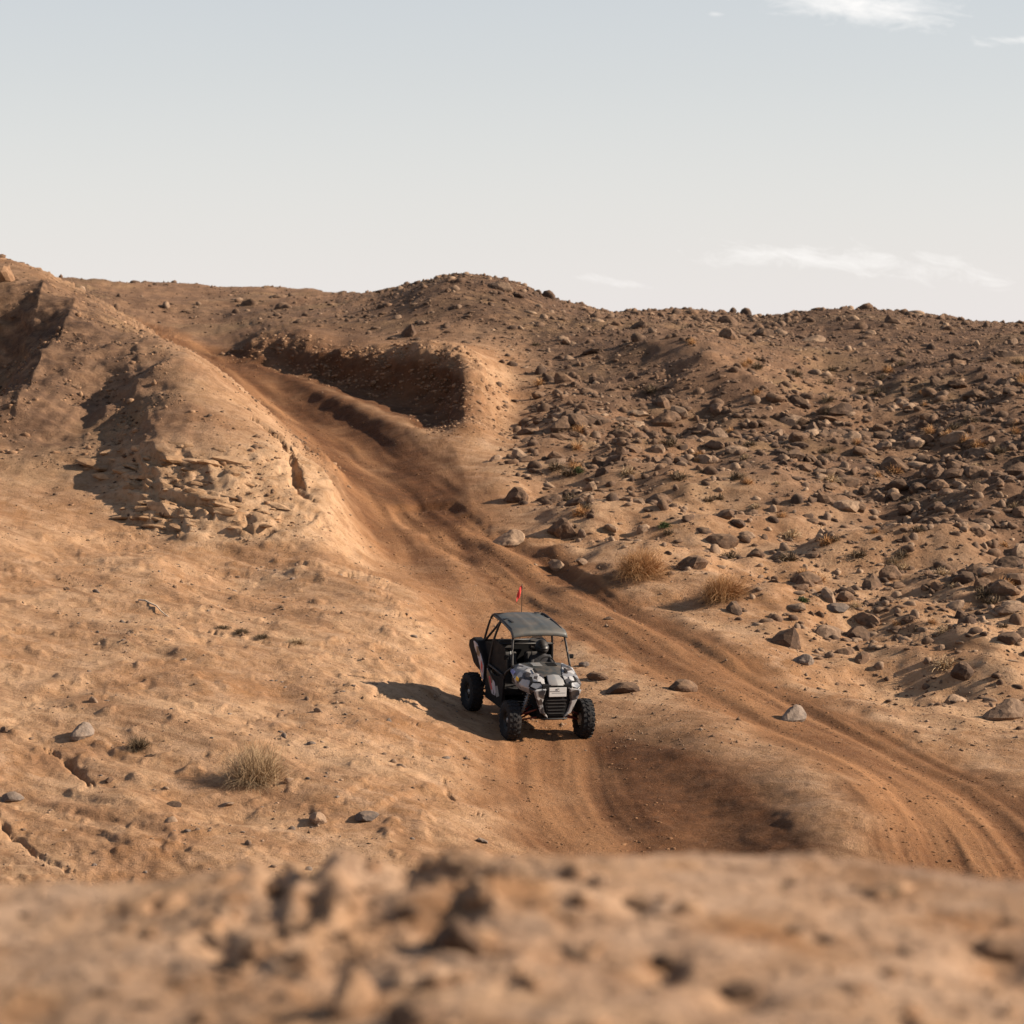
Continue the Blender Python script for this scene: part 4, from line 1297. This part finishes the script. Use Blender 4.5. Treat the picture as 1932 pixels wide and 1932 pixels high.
K_RED = paint('red_metal', (.12, .012, .008), .5, dust=.2)
K_REDSTRIPE = paint('red_stripe', (.50, .04, .06), .4, dust=.1)
K_YELLOW = paint('yellow_sticker', (.75, .45, .02), .5, dust=.05)
K_BLUE = paint('blue_sticker', (.16, .19, .42), .5, dust=.05)
K_STEEL = paint('grey_steel', (.30, .31, .32), .4, .6, dust=.2)
K_SEAT = paint('seat_vinyl', (.018, .018, .02), .6, dust=.06)
K_FLAG = paint('red_flag', (.62, .05, .045), .7, dust=.0)
K_LENS = paint('lamp_lens', (.22, .23, .25), .12, .3, dust=.08)
K_CLOTH = paint('dark_jacket', (.02, .022, .028), .8, dust=.05)
K_HELMET = paint('dark_helmet', (.012, .012, .014), .55, dust=.05)
K_VISOR = paint('visor', (.01, .011, .013), .3, 0, dust=.02)
K_GLOVE = paint('pale_glove', (.55, .54, .53), .7, dust=.1)

BUGGY = bpy.data.objects.new('off_road_buggy', None)
COL.objects.link(BUGGY)
tag(BUGGY, 'white and black open off-road buggy with grey roof and red flag driving down the sand', 'buggy')


def bev(o, w=.008, seg=2):
    m = o.modifiers.new('bevel', 'BEVEL'); m.width = w; m.segments = seg; m.limit_method = 'ANGLE'; m.angle_limit = math.radians(35)
    return o


def tubes(name, lines, rad, material, parent, sides=8):
    """round tubes along point lists, one mesh"""
    V, F = [], []
    for ln in lines:
        pts = [Vector(p) for p in ln]
        rings = []
        for i, p in enumerate(pts):
            t = (pts[min(i + 1, len(pts) - 1)] - pts[max(i - 1, 0)]).normalized()
            ref = Vector((0, 0, 1)) if abs(t.z) < .9 else Vector((1, 0, 0))
            u = t.cross(ref).normalized(); w = u.cross(t)
            base = len(V)
            for q in range(sides):
                a = q * 2 * math.pi / sides
                V.append(p + (u * math.cos(a) + w * math.sin(a)) * rad)
            rings.append(base)
        for a, b in zip(rings[:-1], rings[1:]):
            for q in range(sides):
                F.append((a + q, a + (q + 1) % sides, b + (q + 1) % sides, b + q))
        F.append(tuple(rings[0] + q for q in reversed(range(sides)))); F.append(tuple(rings[-1] + q for q in range(sides)))
    return link(name, mesh_from(name, V, F), parent, material, smooth=True)


def curve_pts(pts, n=6):
    q = [Vector(pts[0]) * 2 - Vector(pts[1])] + [Vector(p) for p in pts] + [Vector(pts[-1]) * 2 - Vector(pts[-2])]
    out = []
    for k in range(1, len(q) - 2):
        a, b, c, d = q[k - 1:k + 3]
        for i in range(n):
            t = i / n
            out.append(.5 * (2 * b + (c - a) * t + (2 * a - 5 * b + 4 * c - d) * t * t + (3 * b - a - 3 * c + d) * t ** 3))
    out.append(Vector(pts[-1]))
    return out


def boxes(name, specs, material, parent, bevel=.01):
    """boxes given by (centre, size[, rotation about x])"""
    V, F = [], []
    for sp in specs:
        c, s = Vector(sp[0]), sp[1]
        R = Matrix.Rotation(sp[2], 3, 'X') if len(sp) > 2 else Matrix.Identity(3)
        b = len(V)
        for dx in (-1, 1):
            for dy in (-1, 1):
                for dz in (-1, 1):
                    V.append(c + R @ Vector((dx * s[0] / 2, dy * s[1] / 2, dz * s[2] / 2)))
        for f in ((0, 1, 3, 2), (4, 6, 7, 5), (0, 4, 5, 1), (2, 3, 7, 6), (0, 2, 6, 4), (1, 5, 7, 3)):
            F.append(tuple(b + i for i in f))
    o = link(name, mesh_from(name, V, F), parent, material)
    if bevel: bev(o, bevel)
    return o


def prism(name, poly, axis, lo, hi, material, parent, bevel=.012):
    """closed outline swept along one axis; lo/hi may be numbers or functions of the outline point"""
    n = len(poly); V, F = [], []
    for e in (lo, hi):
        for (a, b) in poly:
            w = e(a, b) if callable(e) else e
            V.append((w, a, b) if axis == 'x' else ((a, w, b) if axis == 'y' else (a, b, w)))
    F.append(tuple(range(n))); F.append(tuple(range(2 * n - 1, n - 1, -1)))
    for i in range(n):
        j = (i + 1) % n
        F.append((i, i + n, j + n, j))
    me = mesh_from(name, V, F)
    bm = bmesh.new(); bm.from_mesh(me); bmesh.ops.recalc_face_normals(bm, faces=bm.faces); bm.to_mesh(me); bm.free()
    o = link(name, me, parent, material)
    if bevel: bev(o, bevel)
    return o


def shell(name, V, F, material, parent, thick=.02, sub=1, mirror=False):
    if mirror: V = [(-x, y, z) for x, y, z in V]; F = [tuple(reversed(f)) for f in F]
    me = mesh_from(name, V, F)
    bm = bmesh.new(); bm.from_mesh(me); bmesh.ops.recalc_face_normals(bm, faces=bm.faces); bm.to_mesh(me); bm.free()
    o = link(name, me, parent, material)
    s = o.modifiers.new('solid', 'SOLIDIFY'); s.thickness = thick; s.offset = -1
    if sub:
        s = o.modifiers.new('bevel', 'BEVEL'); s.width = .03; s.segments = 3; s.limit_method = 'ANGLE'; s.angle_limit = math.radians(15)
        smooth_shade(me)
    return o


def lathe_x(name, prof, material, parent, n=40):
    """profile (x, radius) turned about the x axis"""
    V, F = [], []
    m = len(prof)
    for i in range(n):
        a = 2 * math.pi * i / n
        for (x, r) in prof: V.append((x, r * math.cos(a), r * math.sin(a)))
    for i in range(n):
        for k in range(m - 1):
            a, b = i * m + k, ((i + 1) % n) * m + k
            F.append((a, b, b + 1, a + 1))
    return link(name, mesh_from(name, V, F), parent, material, smooth=True)


TYRE_R, TYRE_W, WB, TRACK = .405, .26, 2.29, 1.57


def tyre_mesh():
    bm = bmesh.new()
    w = TYRE_W / 2
    prof = [(-w * .72, .19), (-w * .95, .23), (-w, .30), (-w * .92, .36), (-w * .70, .385), (0, .39), (w * .70, .385), (w * .92, .36), (w, .30), (w * .95, .23), (w * .72, .19)]
    n = 48; rows = []
    for i in range(n):
        a = 2 * math.pi * i / n
        rows.append([bm.verts.new((x, r * math.cos(a), r * math.sin(a))) for x, r in prof])
    for i in range(n):
        for k in range(len(prof) - 1):
            f = bm.faces.new((rows[i][k], rows[(i + 1) % n][k], rows[(i + 1) % n][k + 1], rows[i][k + 1])); f.smooth = True

    def lug(x0, x1, a0, a1, r0, r1, skew):
        vs = []
        for (x, s) in ((x0, 0), (x1, skew)):
            for r in (r0, r1):
                for a in (a0 + s, a1 + s): vs.append(bm.verts.new((x, r * math.cos(a), r * math.sin(a))))
        for f in ((0, 1, 3, 2), (4, 6, 7, 5), (0, 4, 5, 1), (2, 3, 7, 6), (0, 2, 6, 4), (1, 5, 7, 3)): bm.faces.new([vs[i] for i in f])
    k = 22
    for i in range(k):
        a = 2 * math.pi * i / k; da = 2 * math.pi / k
        lug(-w * .30, w * .05, a, a + da * .5, .375, TYRE_R, da * .3)
        lug(w * .05, w * .38, a + da * .5, a + da, .375, TYRE_R, -da * .2)
        lug(w * .45, w * .92, a + da * .1, a + da * .62, .35, TYRE_R - .008, da * .2)
        lug(-w * .92, -w * .45, a + da * .55, a + da * 1.05, .35, TYRE_R - .008, -da * .2)
    bmesh.ops.recalc_face_normals(bm, faces=bm.faces)
    me = bpy.data.meshes.new('tyre'); bm.to_mesh(me); bm.free()
    me.materials.append(K_RUBBER)
    return me


TYRE = tyre_mesh()


def rim_mesh():
    V, F = [], []
    w = TYRE_W / 2
    prof = [(-w * .75, .20), (-w * .55, .175), (w * .45, .175), (w * .75, .205), (w * .70, .185), (w * .5, .165), (w * .42, .15)]
    n = 32; m = len(prof)
    for i in range(n):
        a = 2 * math.pi * i / n
        for (x, r) in prof: V.append((x, r * math.cos(a), r * math.sin(a)))
    for i in range(n):
        for k in range(m - 1):
            a, b = i * m + k, ((i + 1) % n) * m + k
            F.append((a, b, b + 1, a + 1))
    for s in range(7):       # spokes
        a = 2 * math.pi * s / 7
        b = len(V)
        for (r, hw, x0, x1) in ((.03, .022, w * .25, w * .52), (.172, .03, w * .20, w * .44)):
            for (dx, side) in ((x0, -1), (x0, 1), (x1, 1), (x1, -1)):
                V.append((dx, r * math.cos(a) - side * hw * math.sin(a), r * math.sin(a) + side * hw * math.cos(a)))
        for q in range(4): F.append((b + q, b + (q + 1) % 4, b + 4 + (q + 1) % 4, b + 4 + q))
        F.append((b, b + 3, b + 2, b + 1)); F.append((b + 4, b + 5, b + 6, b + 7))
    return mesh_from('rim', V, F)


RIM_ME = rim_mesh()
RIM_ME.materials.append(K_RIM)
STEER = math.radians(-4)
for (sx, y) in ((-1, 0), (1, 0), (-1, WB), (1, WB)):
    hub = lathe_x('wheel', [(-.10, .0), (-.10, .11), (-.085, .125), (-.07, .11), (-.02, .07), (.06, .06), (.075, .045), (.08, .0)], K_STEEL, BUGGY, 20)
    hub.location = (sx * TRACK / 2, y, TYRE_R - .015)
    hub.rotation_euler = (random.uniform(0, 6), 0, (STEER if y == 0 else 0) + (0 if sx > 0 else math.pi))
    link('tyre', TYRE, hub); link('rim', RIM_ME, hub)

# --- hull, floor, tail
prism('front_hull', [(-.32, .52), (-.36, .98), (-.10, 1.24), (.45, 1.33), (.66, 1.28), (.70, .95), (.55, .42), (.0, .40)], 'x', -.30, .30, K_BLACK, BUGGY)
prism('floor_pan', [(.35, .40), (.30, .46), (.62, .60), (.72, .52), (1.75, .52), (1.85, .46), (1.8, .38)], 'x', -.62, .62, K_BLACK, BUGGY)
prism('tail', [(1.78, .46), (1.74, 1.02), (1.95, 1.10), (2.70, 1.16), (2.78, 1.05), (2.74, .74), (2.4, .60), (2.1, .44)], 'x', -.46, .46, K_BLACK, BUGGY)
for sx in (-1, 1):
    boxes('rocker_panel', [((sx * .66, 1.12, .49), (.09, 1.25, .15))], K_BLACK, BUGGY, .02)
boxes('cargo_bed', [((0, 2.32, 1.17), (1.15, .78, .05)), ((0, 1.95, 1.27), (1.15, .04, .2)), ((0, 2.70, 1.27), (1.15, .04, .2))], K_BLACK, BUGGY, .012)

# --- hood, nose, fascia
hood = shell('hood', [(-.30, -.12, 1.30), (0, -.15, 1.325), (.30, -.12, 1.30), (-.32, .20, 1.385), (0, .18, 1.40), (.32, .20, 1.385), (-.44, .58, 1.395), (0, .60, 1.425), (.44, .58, 1.395), (-.46, .70, 1.37), (0, .72, 1.39), (.46, .70, 1.37)],
             [(0, 1, 4, 3), (1, 2, 5, 4), (3, 4, 7, 6), (4, 5, 8, 7), (6, 7, 10, 9), (7, 8, 11, 10)], K_HOOD, BUGGY, .025)
boxes('hood_vent', [((-.16, .33 + i * .07, 1.412 + i * .006), (.20, .03, .02)) for i in range(3)], K_GREYP, hood, .005)
boxes('hood_vent', [((.16, .33 + i * .07, 1.412 + i * .006), (.20, .03, .02)) for i in range(3)], K_BLACK, hood, .005)
shell('nose_panel', [(-.17, -.40, 1.185), (0, -.43, 1.195), (.17, -.40, 1.185), (-.17, -.28, 1.275), (0, -.30, 1.295), (.17, -.28, 1.275), (-.13, -.12, 1.33), (0, -.13, 1.35), (.13, -.12, 1.33)],
      [(0, 1, 4, 3), (1, 2, 5, 4), (3, 4, 7, 6), (4, 5, 8, 7)], K_GREYP, BUGGY, .03)
prism('fascia', [(-.31, 1.20), (.31, 1.20), (.34, 1.0), (.28, .78), (.20, .53), (-.20, .53), (-.28, .78), (-.34, 1.0)], 'y', -.40, -.25, K_BLACK, BUGGY)
grille = prism('grille', [(-.23, .95), (.23, .95), (.25, .85), (.18, .57), (-.18, .57), (-.25, .85)], 'y', -.425, -.39, K_BLACK, BUGGY, .006)
for i in range(5):
    boxes('grille_slat', [((0, -.432, .62 + i * .068), (.33 + i * .022, .02, .018))], K_FRAME, grille, .004)
plate = boxes('number_plate', [((0, -.445, 1.06), (.37, .02, .185), math.radians(-6))], K_PLATE, BUGGY, .008)
boxes('plate_lettering', [((0, -.4585, 1.128), (.05, .006, .028), math.radians(-6)), ((-.06, -.4585, 1.085), (.22, .005, .010), math.radians(-6)), ((.02, -.4565, 1.045), (.29, .005, .012), math.radians(-6)), ((-.03, -.4545, 1.005), (.20, .005, .008), math.radians(-6))], K_GREYP, plate, 0)
for sx in (-1, 1):
    mm = sx < 0
    fv = [(.20, -.12, 1.33), (.24, -.41, 1.13), (.47, -.36, 1.07), (.64, -.10, 1.13), (.69, .30, 1.20), (.66, .58, 1.31), (.45, .58, 1.40), (.31, .20, 1.40), (.47, .08, 1.37), (.36, -.24, 1.25), (.56, -.02, 1.29), (.60, .35, 1.36),
          (.50, -.26, .98), (.64, -.02, 1.02), (.68, .32, 1.08)]
    ff = [(0, 1, 9), (1, 2, 9), (2, 3, 10, 9), (0, 9, 8, 7), (9, 10, 8), (3, 4, 11, 10), (10, 11, 8), (8, 11, 6, 7), (4, 5, 6, 11), (2, 12, 13, 3), (3, 13, 14, 4)]
    fen = shell('front_fender', fv, ff, K_WHITE, BUGGY, .02, 1, mm)
    fen['label'] = 'white fender panel with black printed flecks'
    st = prism('fascia_strut', [(sx * a, b) for a, b in [(.50, 1.10), (.41, .86), (.315, .63), (.16, .525), (.18, .575), (.25, .66), (.305, .84), (.27, 1.02), (.25, 1.13)]], 'y', lambda a, b: -.47 + .06 * (1.1 - b), lambda a, b: -.37 + .03 * (1.1 - b), K_WHITE, BUGGY, .015)
    hl = shell('headlight', [(.30, -.385, 1.165), (.44, -.375, 1.12), (.53, -.30, 1.155), (.47, -.27, 1.21), (.34, -.325, 1.215)], [(0, 1, 2, 3, 4)], K_LENS, BUGGY, .03, 0, mm)
    shell('headlight_surround', [(.27, -.375, 1.15), (.45, -.37, 1.095), (.56, -.27, 1.15), (.48, -.235, 1.235), (.32, -.30, 1.245)], [(0, 1, 2, 3, 4)], K_BLACK, hl, .02, 0, mm)
    # black print on the fender top
    shell('fender_print', [(.285, -.03, 1.372), (.345, -.05, 1.362), (.36, .10, 1.398), (.315, .13, 1.412)], [(0, 1, 2, 3)], K_BLACK, fen, .004, 0, mm)
    shell('fender_print', [(.45, -.22, 1.222), (.505, -.18, 1.235), (.47, -.08, 1.300), (.43, -.12, 1.292)], [(0, 1, 2, 3)], K_BLACK, fen, .004, 0, mm)
    if sx < 0:
        shell('yellow_sticker', [(.668, .02, 1.175), (.688, .12, 1.19), (.672, .12, 1.255), (.652, .03, 1.235)], [(0, 1, 2, 3)], K_YELLOW, fen, .006, 0, mm)
        shell('blue_sticker', [(.685, .26, 1.245), (.69, .42, 1.275), (.662, .40, 1.335), (.655, .26, 1.315)], [(0, 1, 2, 3)], K_BLUE, fen, .006, 0, mm)
    # door: black half door with printed panel
    door = prism('door', [(.72, .56), (.68, .95), (.74, 1.16), (1.05, 1.02), (1.45, 1.00), (1.70, 1.12), (1.74, .60), (1.60, .54)], 'x', sx * .68, sx * .725, K_BLACK, BUGGY, .015)
    prism('door_panel', [(1.02, .62), (1.30, .60), (1.62, .90), (1.64, 1.05), (1.42, .96), (1.16, .86)], 'x', sx * .722, sx * .737, K_WHITE2, door, .004)
    prism('door_panel', [(.86, .66), (1.0, .60), (1.12, .80), (1.0, .84)], 'x', sx * .722, sx * .735, K_GREYP, door, .004)
    prism('door_stripe', [(1.24, .70), (1.30, .68), (1.50, .92), (1.44, .93)], 'x', sx * .735, sx * .742, K_REDSTRIPE, door, 0)
    # rear fender
    rf = prism('rear_fender', [(1.78, .66), (1.76, 1.10), (1.98, 1.30), (2.22, 1.47), (2.50, 1.49), (2.74, 1.38), (2.76, 1.25), (2.60, 1.12), (2.45, .98), (2.29, .93), (2.05, .90), (1.92, .78)], 'x', sx * .56, lambda a, b: sx * (.74 + .03 * (b - .9)), K_BLACK, BUGGY, .02)
    prism('rear_fender_panel', [(1.80, .76), (1.79, 1.06), (2.0, 1.26), (2.22, 1.42), (2.44, 1.44), (2.36, 1.32), (2.16, 1.18), (1.99, 1.0), (1.90, .82)], 'x', lambda a, b: sx * (.735 + .03 * (b - .9)), lambda a, b: sx * (.757 + .03 * (b - .9)), K_WHITE2, rf, .005)
    prism('red_stripe', [(1.83, .90), (1.83, 1.06), (1.93, 1.14), (1.93, .98)], 'x', lambda a, b: sx * (.755 + .03 * (b - .9)), lambda a, b: sx * (.762 + .03 * (b - .9)), K_REDSTRIPE, rf, 0)
    # suspension
    for (z0, z1, yy) in ((.50, .38, .12), (.66, .48, .10)):
        tubes('suspension_arm', [[(sx * .24, -yy - .06, z0), (sx * .66, 0, z1)], [(sx * .24, yy + .10, z0), (sx * .66, 0, z1)]], .019, K_RED, BUGGY)
    shock = tubes('shock_absorber', [[(sx * .34, .10, 1.04), (sx * .56, .03, .48)]], .032, K_STEEL, BUGGY)
    a, b = Vector((sx * .355, .096, 1.0)), Vector((sx * .52, .042, .58))
    ax = (b - a).normalized(); u = ax.orthogonal().normalized(); v = ax.cross(u)
    tubes('spring', [[a.lerp(b, i / 60) + (u * math.cos(i * .84) + v * math.sin(i * .84)) * .052 for i in range(61)]], .009, K_STEEL, shock, 5)
    tubes('trailing_arm', [curve_pts([(sx * .50, 1.40, .50), (sx * .62, 1.85, .44), (sx * .68, WB, .41)])], .035, K_FRAME, BUGGY)
    tubes('radius_rod', [[(sx * .20, 2.45, .50), (sx * .66, 2.36, .36)], [(sx * .20, 2.45, .62), (sx * .66, 2.36, .50)]], .017, K_RED, BUGGY)
    tubes('shock_absorber', [[(sx * .50, 1.95, 1.25), (sx * .62, 2.14, .50)]], .034, K_STEEL, BUGGY)
tubes('front_bumper', [curve_pts([(-.26, -.36, .50), (-.18, -.46, .52), (.18, -.46, .52), (.26, -.36, .50)]), [(-.24, .3, .40), (-.20, -.36, .48)], [(.24, .3, .40), (.20, -.36, .48)]], .02, K_FRAME, BUGGY)

# --- roll cage
def up(z):
    return z if z <= 1.33 else z + .14 * min(1, (z - 1.33) / .5)


def raise_(ls):
    return [[(p[0], p[1], up(p[2])) for p in l] for l in ls]


def cage_side(s):
    return [curve_pts([(s * .62, .52, 1.33), (s * .585, .68, 1.60), (s * .54, .84, 1.84), (s * .535, 1.15, 1.905), (s * .53, 1.6, 1.945), (s * .52, 1.98, 1.95), (s * .545, 2.14, 1.80), (s * .60, 2.30, 1.40), (s * .62, 2.36, 1.20)], 6),
            curve_pts([(s * .535, 1.52, 1.94), (s * .64, 1.62, 1.55), (s * .69, 1.66, 1.10), (s * .66, 1.66, .52)], 5),
            [(s * .535, 1.56, 1.90), (s * .585, 2.24, 1.45)],
            curve_pts([(s * .62, .52, 1.33), (s * .69, .70, 1.16), (s * .70, .74, .9), (s * .66, .74, .52)], 4),
            [(s * .69, 1.66, 1.12), (s * .70, .74, 1.10)]]


cage = tubes('roll_cage', raise_(cage_side(-1) + cage_side(1) + [
    [(-.54, .84, 1.84), (.54, .84, 1.84)], [(-.535, 1.52, 1.94), (.535, 1.52, 1.94)], [(-.52, 1.98, 1.95), (.52, 1.98, 1.95)],
    [(-.62, .52, 1.33), (.62, .52, 1.33)], [(-.585, 2.24, 1.45), (.585, 2.24, 1.45)], [(-.64, 1.62, 1.50), (.64, 1.62, 1.50)]]), .024, K_FRAME, BUGGY)
# roof panel: shallow crown with raised ribs
V, F = [], []
nx_, ny_ = 22, 18
for j in range(ny_ + 1):
    for i in range(nx_ + 1):
        x = -.60 + 1.2 * i / nx_; t = j / ny_; y = .70 + 1.30 * t
        z = 2.045 + .075 * math.sin(min(t * 1.35, 1) * math.pi / 2) - .10 * max(0, (.12 - t) / .12) ** 2 - .055 * (abs(x) / .60) ** 3.2
        if .10 < t < .94 and .14 < abs(x) < .20: z += .012
        if .12 < t < .92 and .40 < abs(x) < .43: z -= .014
        w = 1 - .10 * t
        V.append((x * w, y, z))
for j in range(ny_):
    for i in range(nx_):
        a = j * (nx_ + 1) + i
        F.append((a, a + 1, a + nx_ + 2, a + nx_ + 1))
roof = link('roof', mesh_from('roof', V, F), BUGGY, K_ROOF, smooth=True)
sm_ = roof.modifiers.new('solid', 'SOLIDIFY'); sm_.thickness = .03; sm_.offset = -1
boxes('roof_mount', [((.36, 1.88, 2.135), (.10, .05, .02))], K_FRAME, roof, .004)
boxes('roof_mount', [((-.40, 1.35, 2.095), (.05, .22, .02))], K_FRAME, roof, .004)
boxes('mirror', [((0, .86, 1.88), (.22, .03, .06))], K_STEEL, BUGGY, .012)
for s in (-1, 1):
    mi = boxes('side_mirror', [((s * .70, .70, 1.50), (.11, .05, .09))], K_BLACK, BUGGY, .02)
    tubes('mirror_arm', [[(s * .60, .66, 1.55), (s * .70, .71, 1.51)]], .012, K_FRAME, mi)
boxes('rear_panel', [((0, 1.93, 1.30), (1.10, .03, .50))], K_BLACK, BUGGY, .01)
for s in (-1, 1):
    prism('side_net', [(1.60, 1.06), (1.58, 1.50), (1.66, 1.54), (2.10, 1.50), (2.0, 1.25), (1.74, 1.10)], 'x', s * .63, s * .64, K_BLACK, BUGGY, 0)
prism('cab_shade_sheet', [(.72, 1.12), (.76, 1.40), (.92, 1.64), (1.56, 1.68), (1.62, 1.08), (1.2, 1.02)], 'x', -.655, -.645, K_BLACK, BUGGY, 0)  # black sheet added to darken the cab on this side
boxes('dashboard', [((0, .80, 1.20), (1.1, .22, .22))], K_BLACK, BUGGY, .05)
for sx in (-1, 1):
    seat = boxes('seat', [((sx * .33, 1.38, .66), (.50, .50, .16))], K_SEAT, BUGGY, .05)
    boxes('seat_back', [((sx * .33, 1.66, 1.02), (.48, .14, .72), math.radians(-12))], K_SEAT, seat, .05)
    boxes('headrest', [((sx * .33, 1.75, 1.50), (.30, .10, .22), math.radians(-12))], K_SEAT, seat, .04)
    tubes('harness', [[(sx * .33 - .10, 1.70, 1.38), (sx * .33 - .09, 1.52, 1.15), (sx * .33 - .10, 1.45, .80)], [(sx * .33 + .10, 1.70, 1.38), (sx * .33 + .09, 1.52, 1.15), (sx * .33 + .10, 1.45, .80)]], .022, K_GREYP if sx < 0 else K_BLACK, seat, 6)
ring = [(.33 + .17 * math.cos(a), 1.02 + .06 * math.sin(a), 1.24 + .16 * math.sin(a)) for a in np.linspace(0, 2 * math.pi, 25)]
sw = tubes('steering_wheel', [ring], .014, K_BLACK, BUGGY)
tubes('steering_column', [[(.33, 1.02, 1.24), (.33, .82, 1.14)]], .025, K_BLACK, sw)
# whip with flag
whip = tubes('whip_antenna', [curve_pts([(.20, 2.30, 1.18), (.195, 2.30, 1.7), (.185, 2.30, 2.2), (.16, 2.30, 2.64)])], .007, K_FRAME, BUGGY, 6)
V, F = [], []
for j in range(9):
    for i in range(5):
        u, v = i / 4, j / 8
        V.append((.162 - .085 * u * (.75 + .25 * v) - .03 * v, 2.30 + .03 * math.sin(u * 5 + v * 6) * u, 2.62 - .26 * v - .05 * u - .06 * u * v))
for j in range(8):
    for i in range(4):
        a = j * 5 + i
        F.append((a, a + 1, a + 6, a + 5))
fl = link('flag', mesh_from('flag', V, F), whip, K_FLAG, smooth=True)
fl['label'] = 'small drooping red flag'
fl.modifiers.new('solid', 'SOLIDIFY').thickness = .003

# --- set it on its wheels
YAW = math.radians(20.5)
FM = P(1030, 1389, 57.57)                       # middle of the front axle on the ground
fwd = np.array([math.sin(YAW), -math.cos(YAW)]); rgt = np.array([math.cos(YAW), math.sin(YAW)])


def wheel_xy(sx, back):
    return np.array(FM[:2]) + rgt * sx * TRACK / 2 - fwd * back


ws = {(sx, b): Vector((*wheel_xy(sx, b), float(ground_z(*wheel_xy(sx, b))[0]))) for sx in (-1, 1) for b in (0, WB)}
front = (ws[(-1, 0)] + ws[(1, 0)]) / 2; rear = (ws[(-1, WB)] + ws[(1, WB)]) / 2
ydir = (rear - front).normalized()
xdir = ((ws[(1, 0)] - ws[(-1, 0)]) + (ws[(1, WB)] - ws[(-1, WB)])).normalized()
zdir = xdir.cross(ydir).normalized(); xdir = ydir.cross(zdir).normalized()
MAT = Matrix((xdir, ydir, zdir)).transposed().to_4x4()
MAT.translation = front - zdir * .015
BUGGY.matrix_world = MAT


# ------------------------------------------------------------------ the driver
def build_driver():
    V, E, R = [], [], []

    def v(p, r, link_to=None):
        V.append(p); R.append(r)
        if link_to is not None: E.append((link_to, len(V) - 1))
        return len(V) - 1
    cx = .33
    pel = v((cx, 1.46, .84), .15)
    wst = v((cx, 1.47, 1.00), .13, pel)
    ch = v((cx, 1.46, 1.20), .155, wst)
    nk = v((cx, 1.43, 1.38), .065, ch)
    hd = v((cx, 1.41, 1.50), .085, nk)
    for s in (-1, 1):
        sh = v((cx + s * .19, 1.43, 1.30), .07, ch)
        el = v((cx + s * .25, 1.25, 1.10), .048, sh)
        wr = v((cx + s * .17, 1.08, 1.23), .033, el)
        hip = v((cx + s * .10, 1.36, .82), .095, pel)
        kn = v((cx + s * .13, .98, .92), .065, hip)
        an = v((cx + s * .11, .78, .64), .045, kn)
        v((cx + s * .11, .66, .62), .035, an)
    me = bpy.data.meshes.new('person'); me.from_pydata(V, E, [])
    o = link('person', me, material=K_CLOTH)
    sk = o.modifiers.new('skin', 'SKIN')
    for i, d in enumerate(me.skin_vertices[0].data):
        d.radius = (R[i], R[i]); d.use_root = (i == 0)
    o.modifiers.new('sub', 'SUBSURF').levels = 1
    o.modifiers['sub'].render_levels = 2
    tag(o, 'driver in dark clothes and dark helmet gripping the steering wheel inside the buggy', 'person')
    # gloves: palm and five fingers closed on the wheel rim
    for s in (-1, 1):
        gv, ge, gr = [], [], []

        def g(p, r, k=None):
            gv.append(p); gr.append(r)
            if k is not None: ge.append((k, len(gv) - 1))
            return len(gv) - 1
        bx, by, bz = cx + s * .17, 1.08, 1.23
        w0 = g((bx, by + .01, bz), .026); pm = g((bx, by - .05, bz + .035), .030, w0)
        for q in range(4):
            dz = .03 - q * .019
            k1 = g((bx - s * .004, by - .085, bz + .035 + dz), .0095, pm)
            k2 = g((bx - s * .016, by - .108, bz + .03 + dz), .009, k1)
            g((bx - s * .034, by - .094, bz + .03 + dz), .008, k2)
        t1 = g((bx - s * .030, by - .045, bz + .055), .010, pm); g((bx - s * .036, by - .08, bz + .06), .009, t1)
        gm = bpy.data.meshes.new('glove'); gm.from_pydata(gv, ge, [])
        go = link('glove', gm, o, K_GLOVE)
        go.modifiers.new('skin', 'SKIN')
        for i, d in enumerate(gm.skin_vertices[0].data):
            d.radius = (gr[i], gr[i]); d.use_root = (i == 0)
        go.modifiers.new('sub', 'SUBSURF').render_levels = 2
    Vh, Fh = ICO[3]
    Vh = Vh.copy() * np.array([.130, .165, .150])
    Vh[:, 1] -= np.where((Vh[:, 2] < -.03) & (Vh[:, 1] < 0), .03, 0)       # chin bar
    Vh[:, 2] = np.maximum(Vh[:, 2], -.125)
    hel = link('helmet', mesh_from('helmet', Vh + np.array([cx, 1.40, 1.535]), Fh), o, K_HELMET, smooth=True)
    vis = Vh * np.array([1.04, 1.06, .45]) + np.array([cx, 1.385, 1.55])
    keep = [f for f in Fh.tolist() if all(vis[i][1] < 1.33 for i in f)]
    link('visor', mesh_from('visor', vis, keep), hel, K_VISOR, smooth=True)
    o.matrix_world = MAT
    return o


build_driver()
